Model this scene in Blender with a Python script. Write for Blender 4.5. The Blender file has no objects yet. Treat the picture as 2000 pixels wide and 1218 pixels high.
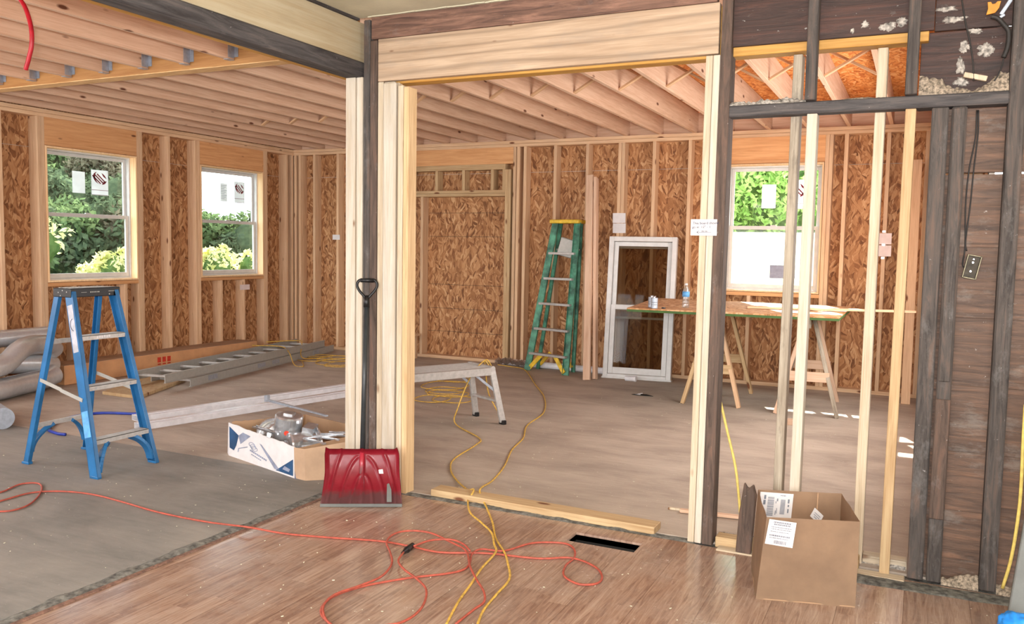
import bpy, bmesh, math, random
from mathutils import Vector, Matrix, noise as mnoise
random.seed(7)
SC = bpy.context.scene
C = SC.collection

# ------------------------------------------------------------------ camera, world, sun, exposure
CAMH = 1.5
FPX = 1651.13
PITCH, ROLL, YAW = 0.0769726, 0.0173129, 0.4495125
def cam_axes():
    cy, sy = math.cos(YAW), math.sin(YAW)
    Rz = Matrix(((cy, -sy, 0), (sy, cy, 0), (0, 0, 1)))
    cp, sp = math.cos(PITCH), math.sin(PITCH)
    right = Vector((1, 0, 0)); fwd = Vector((0, cp, -sp)); up = Vector((0, sp, cp))
    cr, sr = math.cos(ROLL), math.sin(ROLL)
    return Rz @ (cr*right + sr*up), Rz @ (-sr*right + cr*up), Rz @ fwd
CR, CU, CF = cam_axes()
cd = bpy.data.cameras.new('camera'); cam = bpy.data.objects.new('camera', cd); C.objects.link(cam)
cd.sensor_width = 36; cd.lens = FPX/2000*36; cd.clip_start = 0.02; cd.clip_end = 500
cam.matrix_world = Matrix.Translation((0, 0, CAMH)) @ Matrix((CR, CU, -CF)).transposed().to_4x4()
SC.camera = cam

W = bpy.data.worlds.new('sky'); SC.world = W; W.use_nodes = True
wn = W.node_tree.nodes; wb = wn['Background']
wb.inputs[0].default_value = (0.86, 0.93, 1.0, 1); wb.inputs[1].default_value = 6.0

def add_light(name, kind, energy, loc, direction, size=(1, 1), color=(1, 1, 1)):
    l = bpy.data.lights.new(name, kind); l.energy = energy; l.color = color
    o = bpy.data.objects.new(name, l); C.objects.link(o); o.location = loc
    o.rotation_euler = Vector(direction).to_track_quat('-Z', 'Y').to_euler()
    if kind == 'AREA': l.shape = 'RECTANGLE'; l.size, l.size_y = size
    if kind == 'POINT': l.shadow_soft_size = size[0]
    return o
sun = add_light('sun', 'SUN', 34, (0, 20, 15), (0.60, -1.35, -1.07), color=(1.0, 0.95, 0.86))
sun.data.angle = math.radians(0.6)
# area lamps added as daylight fill; only those behind the camera stand at openings
add_light('daylight_fill', 'AREA', 190, (0.2, -2.95, 1.5), (-0.15, 1, 0.08), (3.6, 1.9), (1.0, 0.97, 0.93))
add_light('daylight_fill', 'AREA', 130, (-5.8, -2.2, 1.5), (0.05, 1, 0.1), (3.6, 2.0), (1.0, 0.97, 0.93))
add_light('daylight_fill', 'AREA', 105, (0.05, 6.9, 1.7), (-1, 0.05, -0.12), (3.0, 1.3), (1.0, 0.96, 0.92))  # added fill at the new room's right wall, which has no window
add_light('daylight_fill', 'AREA', 80, (-8.05, 2.7, 1.75), (1, 0.35, -0.15), (2.6, 1.4), (1.0, 0.98, 0.95))  # added fill by the near left wall, no window built there
add_light('daylight_fill', 'AREA', 60, (2.9, 1.6, 1.6), (-1, 0.5, 0.0), (2.2, 1.5), (1.0, 0.96, 0.92))  # added fill in front of the old room's solid right wall
add_light('camera_flash', 'AREA', 135, (-0.02, -0.08, 1.66), CF + Vector((0, 0, 0.10)), (0.16, 0.12), (1.0, 0.96, 0.93))

SC.view_settings.view_transform = 'Standard'; SC.view_settings.look = 'None'
SC.view_settings.exposure = 0.12; SC.view_settings.gamma = 1.0; SC.view_settings.use_curve_mapping = False
SC.cycles.use_denoising = True
SC.cycles.max_bounces = 7; SC.cycles.diffuse_bounces = 5; SC.cycles.transparent_max_bounces = 16
SC.cycles.sample_clamp_indirect = 4.0; SC.cycles.caustics_reflective = False; SC.cycles.caustics_refractive = False

# ------------------------------------------------------------------ survey helpers: from a sight line to a real plane
def ray(px, py):
    return CR*((px-1000)/FPX) - CU*((py-609)/FPX) + CF
O = Vector((0, 0, CAMH))
def fl(px, py, z=0.0):
    d = ray(px, py); return O + d*((z-CAMH)/d.z)
def onY(px, py, y):
    d = ray(px, py); return O + d*(y/d.y)
def onX(px, py, x):
    d = ray(px, py); return O + d*(x/d.x)
def V(*a): return Vector(a)

# ------------------------------------------------------------------ materials
def lin(c):
    return tuple((v/255/12.92 if v/255 <= 0.04045 else ((v/255+0.055)/1.055)**2.4) for v in c) + (1,)
class NT:
    def __init__(s, name):
        s.m = bpy.data.materials.new(name); s.m.use_nodes = True
        s.t = s.m.node_tree; s.n = s.t.nodes; s.b = s.n['Principled BSDF']
    def add(s, t, **kw):
        n = s.n.new(t)
        for k, v in kw.items(): setattr(n, k, v)
        return n
    def link(s, a, b): s.t.links.new(a, b)
    def coord(s, scale=(1, 1, 1), rot=(0, 0, 0), rand=True, kind='Object'):
        tc = s.add('ShaderNodeTexCoord'); out = tc.outputs[kind]
        if rand:
            oi = s.add('ShaderNodeObjectInfo'); ma = s.add('ShaderNodeVectorMath', operation='MULTIPLY_ADD')
            ma.inputs[0].default_value = (37.1, 53.7, 91.3)
            s.link(oi.outputs['Random'], ma.inputs[1]); s.link(out, ma.inputs[2]); out = ma.outputs[0]
        mp = s.add('ShaderNodeMapping'); mp.inputs['Scale'].default_value = scale; mp.inputs['Rotation'].default_value = rot
        s.link(out, mp.inputs[0]); return mp.outputs[0]
    def noise(s, vec, scale=5, detail=4, rough=0.6, dist=0):
        n = s.add('ShaderNodeTexNoise'); n.inputs['Scale'].default_value = scale; n.inputs['Detail'].default_value = detail
        n.inputs['Roughness'].default_value = rough; n.inputs['Distortion'].default_value = dist
        s.link(vec, n.inputs['Vector']); return n.outputs['Fac']
    def vor(s, vec, scale=5, out='Color', rnd=1.0, feature='F1'):
        n = s.add('ShaderNodeTexVoronoi', feature=feature); n.inputs['Scale'].default_value = scale
        n.inputs['Randomness'].default_value = rnd; s.link(vec, n.inputs['Vector']); return n.outputs[out]
    def ramp(s, fac, stops):
        r = s.add('ShaderNodeValToRGB'); e = r.color_ramp.elements
        while len(e) < len(stops): e.new(0.5)
        for i, (p, c) in enumerate(stops):
            e[i].position = p; e[i].color = c if len(c) == 4 else lin(c)
        s.link(fac, r.inputs[0]); return r.outputs[0]
    def mix(s, fac, a, b, mode='MIX'):
        m = s.add('ShaderNodeMix', data_type='RGBA', blend_type=mode)
        if isinstance(fac, (int, float)): m.inputs[0].default_value = fac
        else: s.link(fac, m.inputs[0])
        for i, v in ((6, a), (7, b)):
            if isinstance(v, tuple): m.inputs[i].default_value = v if len(v) == 4 else lin(v)
            else: s.link(v, m.inputs[i])
        return m.outputs[2]
    def math(s, op, a, b=0.0):
        m = s.add('ShaderNodeMath', operation=op)
        for i, v in ((0, a), (1, b)):
            if isinstance(v, (int, float)): m.inputs[i].default_value = v
            else: s.link(v, m.inputs[i])
        return m.outputs[0]
    def bump(s, h, strength=0.3, dist=0.01):
        b = s.add('ShaderNodeBump'); b.inputs['Strength'].default_value = strength; b.inputs['Distance'].default_value = dist
        s.link(h, b.inputs['Height']); s.link(b.outputs[0], s.b.inputs['Normal'])
    def col(s, c):
        if isinstance(c, tuple): s.b.inputs['Base Color'].default_value = c if len(c) == 4 else lin(c)
        else: s.link(c, s.b.inputs['Base Color'])
    def set(s, rough=0.7, metal=0.0, spec=0.4):
        s.b.inputs['Roughness'].default_value = rough; s.b.inputs['Metallic'].default_value = metal
        s.b.inputs['Specular IOR Level'].default_value = spec
        return s.m

def plain(name, c, rough=0.6, metal=0.0, var=0.12, scale=14, spec=0.4):
    s = NT(name); n = s.noise(s.coord(), scale, 5)
    d = tuple(int(v*(1-var)) for v in c); l = tuple(min(255, int(v*(1+var*0.6))) for v in c)
    s.col(s.ramp(n, [(0.35, d), (0.65, l)])); return s.set(rough, metal, spec)

def lumber(name, light, dark, knot=(110, 66, 40), stain=None, stain_c=(120, 115, 110), knots=0.10, rough=0.75, grain=1.0, big=False):
    """sawn board: the grain runs along the object's own Z"""
    s = NT(name)
    g1 = s.noise(s.coord((9*grain, 9*grain, 0.55*grain)), 4.0, 6, 0.62, 0.5)
    g2 = s.noise(s.coord((90, 90, 2.2)), 2.0, 3, 0.6)
    m = s.math('ADD', s.math('MULTIPLY', g1, 0.65), s.math('MULTIPLY', g2, 0.35))
    c = s.ramp(m, [(0.36, dark), (0.60, light)])
    if big:                                         # broad cathedral grain of a wide plank
        wv = s.add('ShaderNodeTexWave', wave_type='BANDS', bands_direction='Y')
        wv.inputs['Scale'].default_value = 4.2; wv.inputs['Distortion'].default_value = 13; wv.inputs['Detail'].default_value = 2
        wv.inputs['Detail Scale'].default_value = 0.6
        s.link(s.coord((1.0, 1.0, 0.10)), wv.inputs['Vector'])
        c = s.mix(s.math('MULTIPLY', s.math('POWER', wv.outputs['Fac'], 7.0), 0.5), c, tuple(int(v*0.72) for v in dark))
    # knots
    kv = s.vor(s.coord((9, 9, 3.2)), 1.0, 'Distance')
    kc = s.vor(s.coord((9, 9, 3.2)), 1.0, 'Color')
    sep = s.add('ShaderNodeSeparateColor'); s.link(kc, sep.inputs[0])
    pick = s.math('LESS_THAN', sep.outputs[0], 0.5)
    near = s.math('MULTIPLY', s.math('SUBTRACT', knots*1.5, kv), 14.0)
    near.node.use_clamp = True
    c = s.mix(s.math('MULTIPLY', near, pick), c, knot)
    if stain:
        st = s.noise(s.coord((6, 6, 1.6)), 1.6, 6, 0.7)
        st = s.ramp(st, [(0.52, (0, 0, 0)), (0.52+0.2, (255, 255, 255))])
        c = s.mix(s.math('MULTIPLY', st, stain), c, stain_c)
    oi = s.add('ShaderNodeObjectInfo'); hsv = s.add('ShaderNodeHueSaturation')
    s.link(s.math('ADD', s.math('MULTIPLY', oi.outputs['Random'], 0.22), 0.89), hsv.inputs['Value']); s.link(c, hsv.inputs['Color'])
    s.col(hsv.outputs[0]); s.bump(m, 0.15, 0.003)
    return s.set(rough)

def osb(name, cols, seam=False, sc=1.0):
    """strand board: long chips lying mostly upright in the panel's own X-Z plane"""
    s = NT(name)
    tc = s.add('ShaderNodeTexCoord'); base = tc.outputs['Object']
    nz = s.add('ShaderNodeTexNoise'); nz.inputs['Scale'].default_value = 5*sc; nz.inputs['Detail'].default_value = 3; s.link(base, nz.inputs['Vector'])
    off = s.add('ShaderNodeVectorMath', operation='MULTIPLY_ADD'); off.inputs[1].default_value = (0.10, 0.0, 0.06)
    s.link(nz.outputs['Color'], off.inputs[0]); s.link(base, off.inputs[2])
    layers = []
    for ang, sx, sz in ((0.08, 46, 9), (0.45, 40, 9), (-0.5, 44, 10), (1.05, 38, 9), (-0.2, 60, 12)):
        mp = s.add('ShaderNodeMapping', vector_type='POINT'); mp.inputs['Rotation'].default_value = (0, ang, 0); s.link(off.outputs[0], mp.inputs[0])
        m2 = s.add('ShaderNodeMapping'); m2.inputs['Scale'].default_value = (sx*sc, 1, sz*sc); m2.inputs['Location'].default_value = (ang*9, 0, ang*5); s.link(mp.outputs[0], m2.inputs[0])
        v = s.vor(m2.outputs[0], 1.0, 'Color'); se = s.add('ShaderNodeSeparateColor'); s.link(v, se.inputs[0])
        layers.append(se)
    pm = s.add('ShaderNodeMapping'); pm.inputs['Scale'].default_value = (1.6, 1, 0.7); s.link(off.outputs[0], pm.inputs[0])
    pv = s.vor(pm.outputs[0], 13*sc, 'Color'); ps = s.add('ShaderNodeSeparateColor'); s.link(pv, ps.inputs[0])
    val = layers[0].outputs[0]
    for i, th in ((1, 0.8), (2, 0.6), (3, 0.32), (4, 0.18)):
        f = s.math('LESS_THAN', ps.outputs[0], th)
        mx = s.add('ShaderNodeMix', data_type='FLOAT'); s.link(f, mx.inputs[0]); s.link(val, mx.inputs[2]); s.link(layers[i].outputs[0], mx.inputs[3]); val = mx.outputs[0]
    gm = s.add('ShaderNodeMapping'); gm.inputs['Scale'].default_value = (70, 1, 12); s.link(off.outputs[0], gm.inputs[0])
    gr = s.noise(gm.outputs[0], 1.5, 4, 0.65)
    tone = s.math('ADD', s.math('MULTIPLY', val, 0.62), s.math('MULTIPLY', gr, 0.38))
    c = s.ramp(tone, [(0.14, cols[0]), (0.24, cols[1]), (0.5, cols[2]), (0.7, cols[3]), (0.88, cols[4])])
    big = s.noise(base, 1.1*sc, 4, 0.6)
    c = s.mix(s.ramp(big, [(0.42, (0, 0, 0)), (0.75, (70, 70, 70))]), c, cols[0], 'MIX')
    s.col(c); s.bump(tone, 0.2, 0.003)
    return s.set(0.75)

def oldwood(name, base, dark, red, dust=(150, 148, 146), dust_amt=0.5, rough=0.8, dthr=0.58):
    s = NT(name)
    g = s.noise(s.coord((14, 14, 1.2)), 2.5, 7, 0.7, 0.8)
    c = s.ramp(g, [(0.32, dark), (0.52, base), (0.70, red)])
    p = s.noise(s.coord((3, 3, 1.5)), 2.2, 7, 0.75)
    c = s.mix(s.math('MULTIPLY', s.ramp(p, [(dthr, (0, 0, 0)), (dthr+0.13, (255, 255, 255))]), dust_amt), c, dust)
    f = s.noise(s.coord((1, 1, 0.7)), 48, 3, 0.7)
    c = s.mix(s.ramp(f, [(0.70, (0, 0, 0)), (0.76, (255, 255, 255))]), c, tuple(min(255, v+40) for v in dust))
    s.col(c); s.bump(g, 0.5, 0.006)
    return s.set(rough)

def metal(name, c, rough=0.3, met=1.0, var=0.1):
    s = NT(name); n = s.noise(s.coord((1, 1, 1)), 30, 4)
    s.col(s.ramp(n, [(0.35, tuple(int(v*(1-var)) for v in c)), (0.65, c)])); return s.set(rough, met)

M = {}
M['stud'] = lumber('new_stud', (222, 188, 152), (198, 158, 122), stain=0.2, stain_c=(196, 160, 150))
M['stud_back'] = lumber('back_wall_stud', (220, 186, 150), (194, 156, 120), stain=0.35, stain_c=(186, 150, 132))
M['joist'] = lumber('joist_wood', (214, 182, 156), (194, 156, 128), knot=(96, 56, 36), knots=0.10)
M['headerw'] = lumber('window_header_wood', (220, 168, 118), (198, 142, 92), knots=0.09)
M['pale'] = lumber('pale_dusty_stud', (200, 184, 160), (170, 150, 124), knot=(120, 84, 56), stain=0.4, stain_c=(160, 154, 144))
M['grey_pale'] = lumber('grey_white_stud', (196, 187, 173), (176, 160, 138), knot=(120, 90, 66), stain=0.4, stain_c=(160, 156, 150), knots=0.06)
M['speck'] = lumber('mildewed_stud', (179, 167, 149), (140, 126, 109), stain=0.8, stain_c=(77, 70, 63), knots=0.1)
M['yellow_pine'] = lumber('yellow_pine', (200, 172, 132), (172, 138, 98), knots=0.11)
M['big_header'] = lumber('wide_washed_header', (200, 174, 148), (170, 142, 116), big=True, stain=0.35, stain_c=(148, 140, 132), grain=0.7, knots=0.045)
M['left_header'] = lumber('pale_plywood_header', (193, 180, 152), (178, 159, 126), grain=0.5, knots=0.02, stain=0.3, stain_c=(158, 148, 125))
M['lvl'] = lumber('yellow_glued_beam', (204, 156, 78), (176, 124, 50), knots=0.0, grain=0.6, rough=0.5)
M['lvl_edge'] = lumber('laminated_beam_edge', (226, 190, 140), (178, 132, 82), knots=0.0, grain=2.5)
M['osb'] = osb('wall_strand_board', [(92, 56, 30), (132, 86, 52), (170, 120, 78), (190, 142, 98), (214, 174, 130)])
M['osb_roof'] = osb('subfloor_strand_board', [(150, 76, 26), (186, 104, 44), (214, 136, 66), (228, 156, 88), (240, 190, 130)])
M['osb_table'] = osb('table_strand_board', [(140, 96, 58), (170, 120, 76), (190, 140, 94), (206, 160, 116), (224, 190, 150)], sc=0.7)
M['old_post'] = oldwood('old_dark_post', (79, 72, 68), (44, 39, 37), (106, 86, 75), dust=(116, 113, 111), dust_amt=0.5, dthr=0.54)
M['old_post_brown'] = oldwood('old_brown_post', (88, 72, 63), (54, 43, 37), (113, 86, 72), dust=(144, 138, 135), dust_amt=0.35)
M['old_beam'] = oldwood('old_dark_beam', (74, 70, 70), (46, 42, 42), (98, 90, 86), dust=(120, 116, 114), dust_amt=0.4)
M['plank'] = oldwood('old_red_brown_plank', (99, 75, 60), (66, 49, 40), (126, 92, 71), dust=(132, 123, 115), dust_amt=0.5, dthr=0.52, rough=0.6)
M['plank_dark'] = oldwood('old_smoked_plank', (62, 42, 36), (40, 27, 23), (85, 54, 44), dust=(122, 119, 115), dust_amt=0.85, dthr=0.60, rough=0.6)
M['band'] = oldwood('old_reddish_board', (121, 91, 77), (79, 58, 51), (153, 115, 98), dust=(133, 127, 125), dust_amt=0.5)
M['plaster'] = plain('ceiling_plaster', (206, 202, 178), 0.9, var=0.08, scale=3)
M['white_wall'] = plain('painted_wallboard', (214, 208, 198), 0.9, var=0.04)
M['vinyl'] = plain('white_vinyl', (208, 207, 205), 0.4, var=0.03)
M['jamb'] = lumber('pine_jamb', (240, 206, 162), (224, 184, 138), knots=0.03)
M['paper'] = plain('white_paper', (212, 208, 208), 0.8, var=0.03)
M['pinkpaper'] = plain('pale_pink_paper', (226, 210, 206), 0.8, var=0.03)
M['ink'] = plain('blue_grey_ink', (44, 48, 76), 0.7)
M['print'] = plain('grey_print', (120, 124, 136), 0.7)
M['label_grey'] = plain('scuffed_grey_label', (176, 176, 184), 0.7)
M['maroon'] = plain('maroon_print', (120, 30, 44), 0.7)
M['black'] = plain('black_plastic', (20, 20, 22), 0.4)
M['handle'] = plain('black_shovel_handle', (48, 52, 54), 0.35)
M['blue'] = plain('blue_fibreglass', (36, 100, 151), 0.4, var=0.1, scale=8)
M['green'] = plain('green_fibreglass', (74, 132, 108), 0.5, var=0.35, scale=9)
M['yellow'] = plain('yellow_plastic', (222, 184, 56), 0.5, var=0.15)
M['alu'] = metal('scuffed_aluminium', (190, 186, 182), 0.42, 0.45)
M['alu_dull'] = metal('dull_ladder_aluminium', (176, 174, 168), 0.5, 0.3, 0.05)
M['chrome'] = metal('shiny_steel', (214, 216, 220), 0.22, 0.75, 0.15)
M['steel'] = metal('galvanised_steel', (176, 184, 196), 0.4, 0.5)
M['duct'] = metal('duct_foil', (222, 225, 230), 0.28, 0.55, 0.04)
M['pvc'] = plain('white_pipe', (222, 220, 224), 0.35, var=0.05)
M['downspout'] = plain('white_enamel', (214, 212, 216), 0.3, var=0.05)
M['cord_y'] = plain('yellow_cord', (206, 166, 74), 0.5, var=0.15, scale=40)
M['cord_pale'] = plain('pale_yellow_cable', (226, 202, 110), 0.5, var=0.08, scale=40)
M['cord_o'] = plain('orange_cord', (169, 79, 63), 0.5, var=0.12, scale=40)
M['wire'] = plain('dark_wire', (40, 36, 34), 0.6)
M['redpipe'] = plain('red_tube', (170, 26, 40), 0.4)
M['bluepipe'] = plain('blue_tube', (36, 56, 150), 0.35)
M['debris'] = plain('plaster_debris', (158, 150, 142), 0.95, var=0.4, scale=60)
M['woodchips'] = plain('wood_dust_debris', (146, 132, 116), 0.95, var=0.4, scale=80)
M['grey_panel'] = plain('grey_panel', (104, 106, 103), 0.6, var=0.06)
M['bluebag'] = plain('blue_plastic', (38, 130, 214), 0.35, var=0.1)
M['card'] = plain('brown_cardboard', (174, 144, 118), 0.85, var=0.07, scale=5)
M['card_in'] = plain('cardboard_inside', (168, 134, 104), 0.9, var=0.05, scale=5)
M['card_orange'] = plain('long_carton_board', (206, 154, 110), 0.85, var=0.06, scale=4)
M['navy'] = plain('navy_print', (38, 74, 112), 0.6)
M['greyprint'] = plain('grey_blue_print', (140, 146, 166), 0.6)
M['hole'] = plain('dark_duct_inside', (34, 32, 30), 0.7)
M['red_print'] = plain('red_print', (196, 60, 40), 0.8)
M['ltblue'] = plain('light_blue_label', (96, 160, 214), 0.5)
M['orange_tag'] = plain('amber_plastic', (214, 140, 50), 0.6)

def shovel_mat():
    s = NT('red_shovel_plastic')
    tc = s.add('ShaderNodeTexCoord'); sp = s.add('ShaderNodeSeparateXYZ'); s.link(tc.outputs['Object'], sp.inputs[0])
    n = s.noise(s.coord((1, 1, 1)), 12, 6, 0.7)
    h = s.math('ADD', sp.outputs[2], s.math('MULTIPLY', n, -0.10))
    scuff = s.ramp(h, [(0.0, (255, 255, 255)), (0.0+0.03, (0, 0, 0))])
    c = s.ramp(n, [(0.3, (148, 24, 42)), (0.7, (168, 42, 58))])
    c = s.mix(s.math('MULTIPLY', scuff, 0.75), c, (104, 84, 84))
    s.col(c); s.b.inputs['Coat Weight'].default_value = 0.4; s.b.inputs['Coat Roughness'].default_value = 0.2
    return s.set(0.38)
M['shovel'] = shovel_mat()

def floor_mat(name, c0, c1, c2, stretch=(1.5, 3.0, 1)):
    s = NT(name); v = s.coord(stretch, rand=False)
    a = s.noise(v, 0.9, 8, 0.65, 0.4); b = s.noise(s.coord((3, 26, 3), rand=False), 1.2, 5, 0.7); d = s.noise(s.coord(rand=False), 60, 3, 0.8)
    e = s.noise(s.coord((1, 1, 1), rand=False), 0.55, 3, 0.5)
    c = s.ramp(a, [(0.32, c0), (0.5, c1), (0.68, c2)])
    c = s.mix(0.22, c, s.ramp(b, [(0.35, c0), (0.65, c2)]))
    c = s.mix(s.ramp(e, [(0.4, (0, 0, 0)), (0.65, (110, 110, 110))]), c, c0)
    c = s.mix(s.ramp(d, [(0.66, (0, 0, 0)), (0.72, (255, 255, 255))]), c, tuple(min(255, v+34) for v in c2))
    d2 = s.noise(s.coord(rand=False), 33, 3, 0.8)
    c = s.mix(s.ramp(d2, [(0.27, (160, 160, 160)), (0.32, (0, 0, 0))]), c, tuple(int(v*0.55) for v in c0))
    s.col(c); s.bump(a, 0.1, 0.004); return s.set(0.75)
M['floor_l'] = floor_mat('grey_dusty_subfloor', (112, 110, 106), (134, 130, 125), (154, 148, 140))
M['floor_r'] = floor_mat('brown_grey_subfloor', (146, 132, 120), (174, 159, 145), (192, 178, 163))
def laminate():
    s = NT('worn_laminate'); base = s.coord(rand=False)
    sp = s.add('ShaderNodeSeparateXYZ'); s.link(base, sp.inputs[0])
    strip = s.math('FLOOR', s.math('MULTIPLY', sp.outputs[0], 1/0.085))
    wn_ = s.add('ShaderNodeTexWhiteNoise', noise_dimensions='1D'); s.link(strip, wn_.inputs['W'])
    seg = s.math('FLOOR', s.math('ADD', s.math('MULTIPLY', sp.outputs[1], 1/0.55), s.math('MULTIPLY', wn_.outputs['Value'], 9)))
    w2 = s.add('ShaderNodeTexWhiteNoise', noise_dimensions='2D'); cx = s.add('ShaderNodeCombineXYZ'); s.link(strip, cx.inputs[0]); s.link(seg, cx.inputs[1]); s.link(cx.outputs[0], w2.inputs['Vector'])
    mv = s.add('ShaderNodeVectorMath', operation='MULTIPLY_ADD'); s.link(w2.outputs['Color'], mv.inputs[0]); mv.inputs[1].default_value = (9, 9, 9)
    s.link(base, mv.inputs[2])
    mp = s.add('ShaderNodeMapping'); mp.inputs['Scale'].default_value = (22, 1.6, 1); s.link(mv.outputs[0], mp.inputs[0])
    g = s.noise(mp.outputs[0], 2.2, 7, 0.65, 1.4)
    tone = s.math('ADD', s.math('MULTIPLY', g, 0.85), s.math('MULTIPLY', w2.outputs['Value'], 0.13))
    c = s.ramp(tone, [(0.36, (128, 100, 86)), (0.5, (152, 123, 106)), (0.66, (174, 148, 130))])
    fx = s.math('FRACT', s.math('MULTIPLY', sp.outputs[0], 1/0.255))
    c = s.mix(s.math('MULTIPLY', s.math('LESS_THAN', fx, 0.012), 0.6), c, (80, 54, 42))
    du = s.noise(base, 1.7, 8, 0.76)
    c = s.mix(s.ramp(du, [(0.44, (0, 0, 0)), (0.70, (180, 180, 180))]), c, (176, 162, 152))
    sk = s.noise(base, 38, 3, 0.8); pt = s.noise(base, 3, 3, 0.6)
    skm = s.math('MULTIPLY', s.ramp(sk, [(0.68, (0, 0, 0)), (0.72, (255, 255, 255))]), s.ramp(pt, [(0.45, (30, 30, 30)), (0.6, (255, 255, 255))]))
    c = s.mix(skm, c, (214, 208, 200))
    s.col(c)
    r = s.ramp(du, [(0.35, (0.10, 0.10, 0.10, 1)), (0.7, (0.34, 0.34, 0.34, 1))]); s.link(r, s.b.inputs['Roughness'])
    m = s.m; s.b.inputs['Specular IOR Level'].default_value = 0.45; return m
M['laminate'] = laminate()
def glass_mat(name, tint=(0.95, 0.98, 0.96, 1), haze=0.0, gl=0.07):
    s = NT(name); n = s.n; out = n['Material Output']
    tr = s.add('ShaderNodeBsdfTransparent'); tr.inputs[0].default_value = tint
    g = s.add('ShaderNodeBsdfGlossy'); g.inputs['Roughness'].default_value = 0.02
    mx = s.add('ShaderNodeMixShader'); mx.inputs[0].default_value = gl; s.link(tr.outputs[0], mx.inputs[1]); s.link(g.outputs[0], mx.inputs[2])
    last = mx
    if haze:
        d = s.add('ShaderNodeBsdfTranslucent'); d.inputs[0].default_value = (0.9, 0.9, 0.88, 1)
        m2 = s.add('ShaderNodeMixShader'); m2.inputs[0].default_value = haze; s.link(mx.outputs[0], m2.inputs[1]); s.link(d.outputs[0], m2.inputs[2]); last = m2
    s.link(last.outputs[0], out.inputs['Surface']); return s.m
M['glass'] = glass_mat('window_glass', gl=0.035)
M['glass_screen'] = glass_mat('glass_with_insect_screen', haze=0.08, gl=0.035)
M['glass_dusty'] = glass_mat('dusty_tinted_glass', tint=(0.66, 0.62, 0.56, 1), haze=0.03, gl=0.012)
M['bottle'] = glass_mat('clear_bottle_plastic', tint=(0.9, 0.94, 0.97, 1), haze=0.12, gl=0.14)
M['bubble'] = glass_mat('clear_plastic_wrap', tint=(0.85, 0.8, 0.78, 1), haze=0.25, gl=0.2)
def leafmat(name, a, b, trans=0.5):
    s = NT(name); n = s.noise(s.coord(rand=False), 6, 3)
    c = s.ramp(n, [(0.35, a), (0.65, b)])
    out = s.n['Material Output']; d = s.add('ShaderNodeBsdfDiffuse'); t = s.add('ShaderNodeBsdfTranslucent'); mx = s.add('ShaderNodeMixShader'); mx.inputs[0].default_value = trans
    s.link(c, d.inputs[0]); s.link(c, t.inputs[0]); s.link(d.outputs[0], mx.inputs[1]); s.link(t.outputs[0], mx.inputs[2]); s.link(mx.outputs[0], out.inputs['Surface']); return s.m
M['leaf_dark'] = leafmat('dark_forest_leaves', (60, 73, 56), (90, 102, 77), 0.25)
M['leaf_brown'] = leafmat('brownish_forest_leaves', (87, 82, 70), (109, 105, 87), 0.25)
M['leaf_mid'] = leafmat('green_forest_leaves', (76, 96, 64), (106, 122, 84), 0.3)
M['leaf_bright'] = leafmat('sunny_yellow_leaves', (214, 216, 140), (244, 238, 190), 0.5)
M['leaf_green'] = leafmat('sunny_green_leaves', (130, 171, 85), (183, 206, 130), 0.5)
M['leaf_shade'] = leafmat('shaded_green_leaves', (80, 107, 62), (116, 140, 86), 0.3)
M['sticker'] = leafmat('thin_white_sticker', (225, 225, 225), (235, 235, 235), 0.6)
M['ground'] = plain('outdoor_ground', (90, 90, 72), 0.95, var=0.3, scale=2)
M['siding'] = plain('house_wrap', (220, 218, 210), 0.8, var=0.04)

# ------------------------------------------------------------------ object helpers
def tag(o, label=None, cat=None, group=None, kind=None):
    if label: o['label'] = label
    if cat: o['category'] = cat
    if group: o['group'] = group
    if kind: o['kind'] = kind
    return o
def empty(name, loc=(0, 0, 0), rz=0.0, label=None, cat=None, group=None, kind=None):
    o = bpy.data.objects.new(name, None); C.objects.link(o)
    o.matrix_world = Matrix.Translation(loc) @ Matrix.Rotation(rz, 4, 'Z')
    o.empty_display_size = 0.05
    o['_m'] = [v for r in (Matrix.Translation(loc) @ Matrix.Rotation(rz, 4, 'Z')) for v in r]
    return tag(o, label, cat, group, kind)
WM = {}
def place(o, mat, parent=None):
    WM[o.name] = mat.copy()
    if parent is not None:
        pm = WM.get(parent.name)
        if pm is None:
            f = list(parent['_m']); pm = Matrix([f[i*4:i*4+4] for i in range(4)])
        o.parent = parent; o.matrix_local = pm.inverted() @ mat
    else: o.matrix_world = mat
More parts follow.
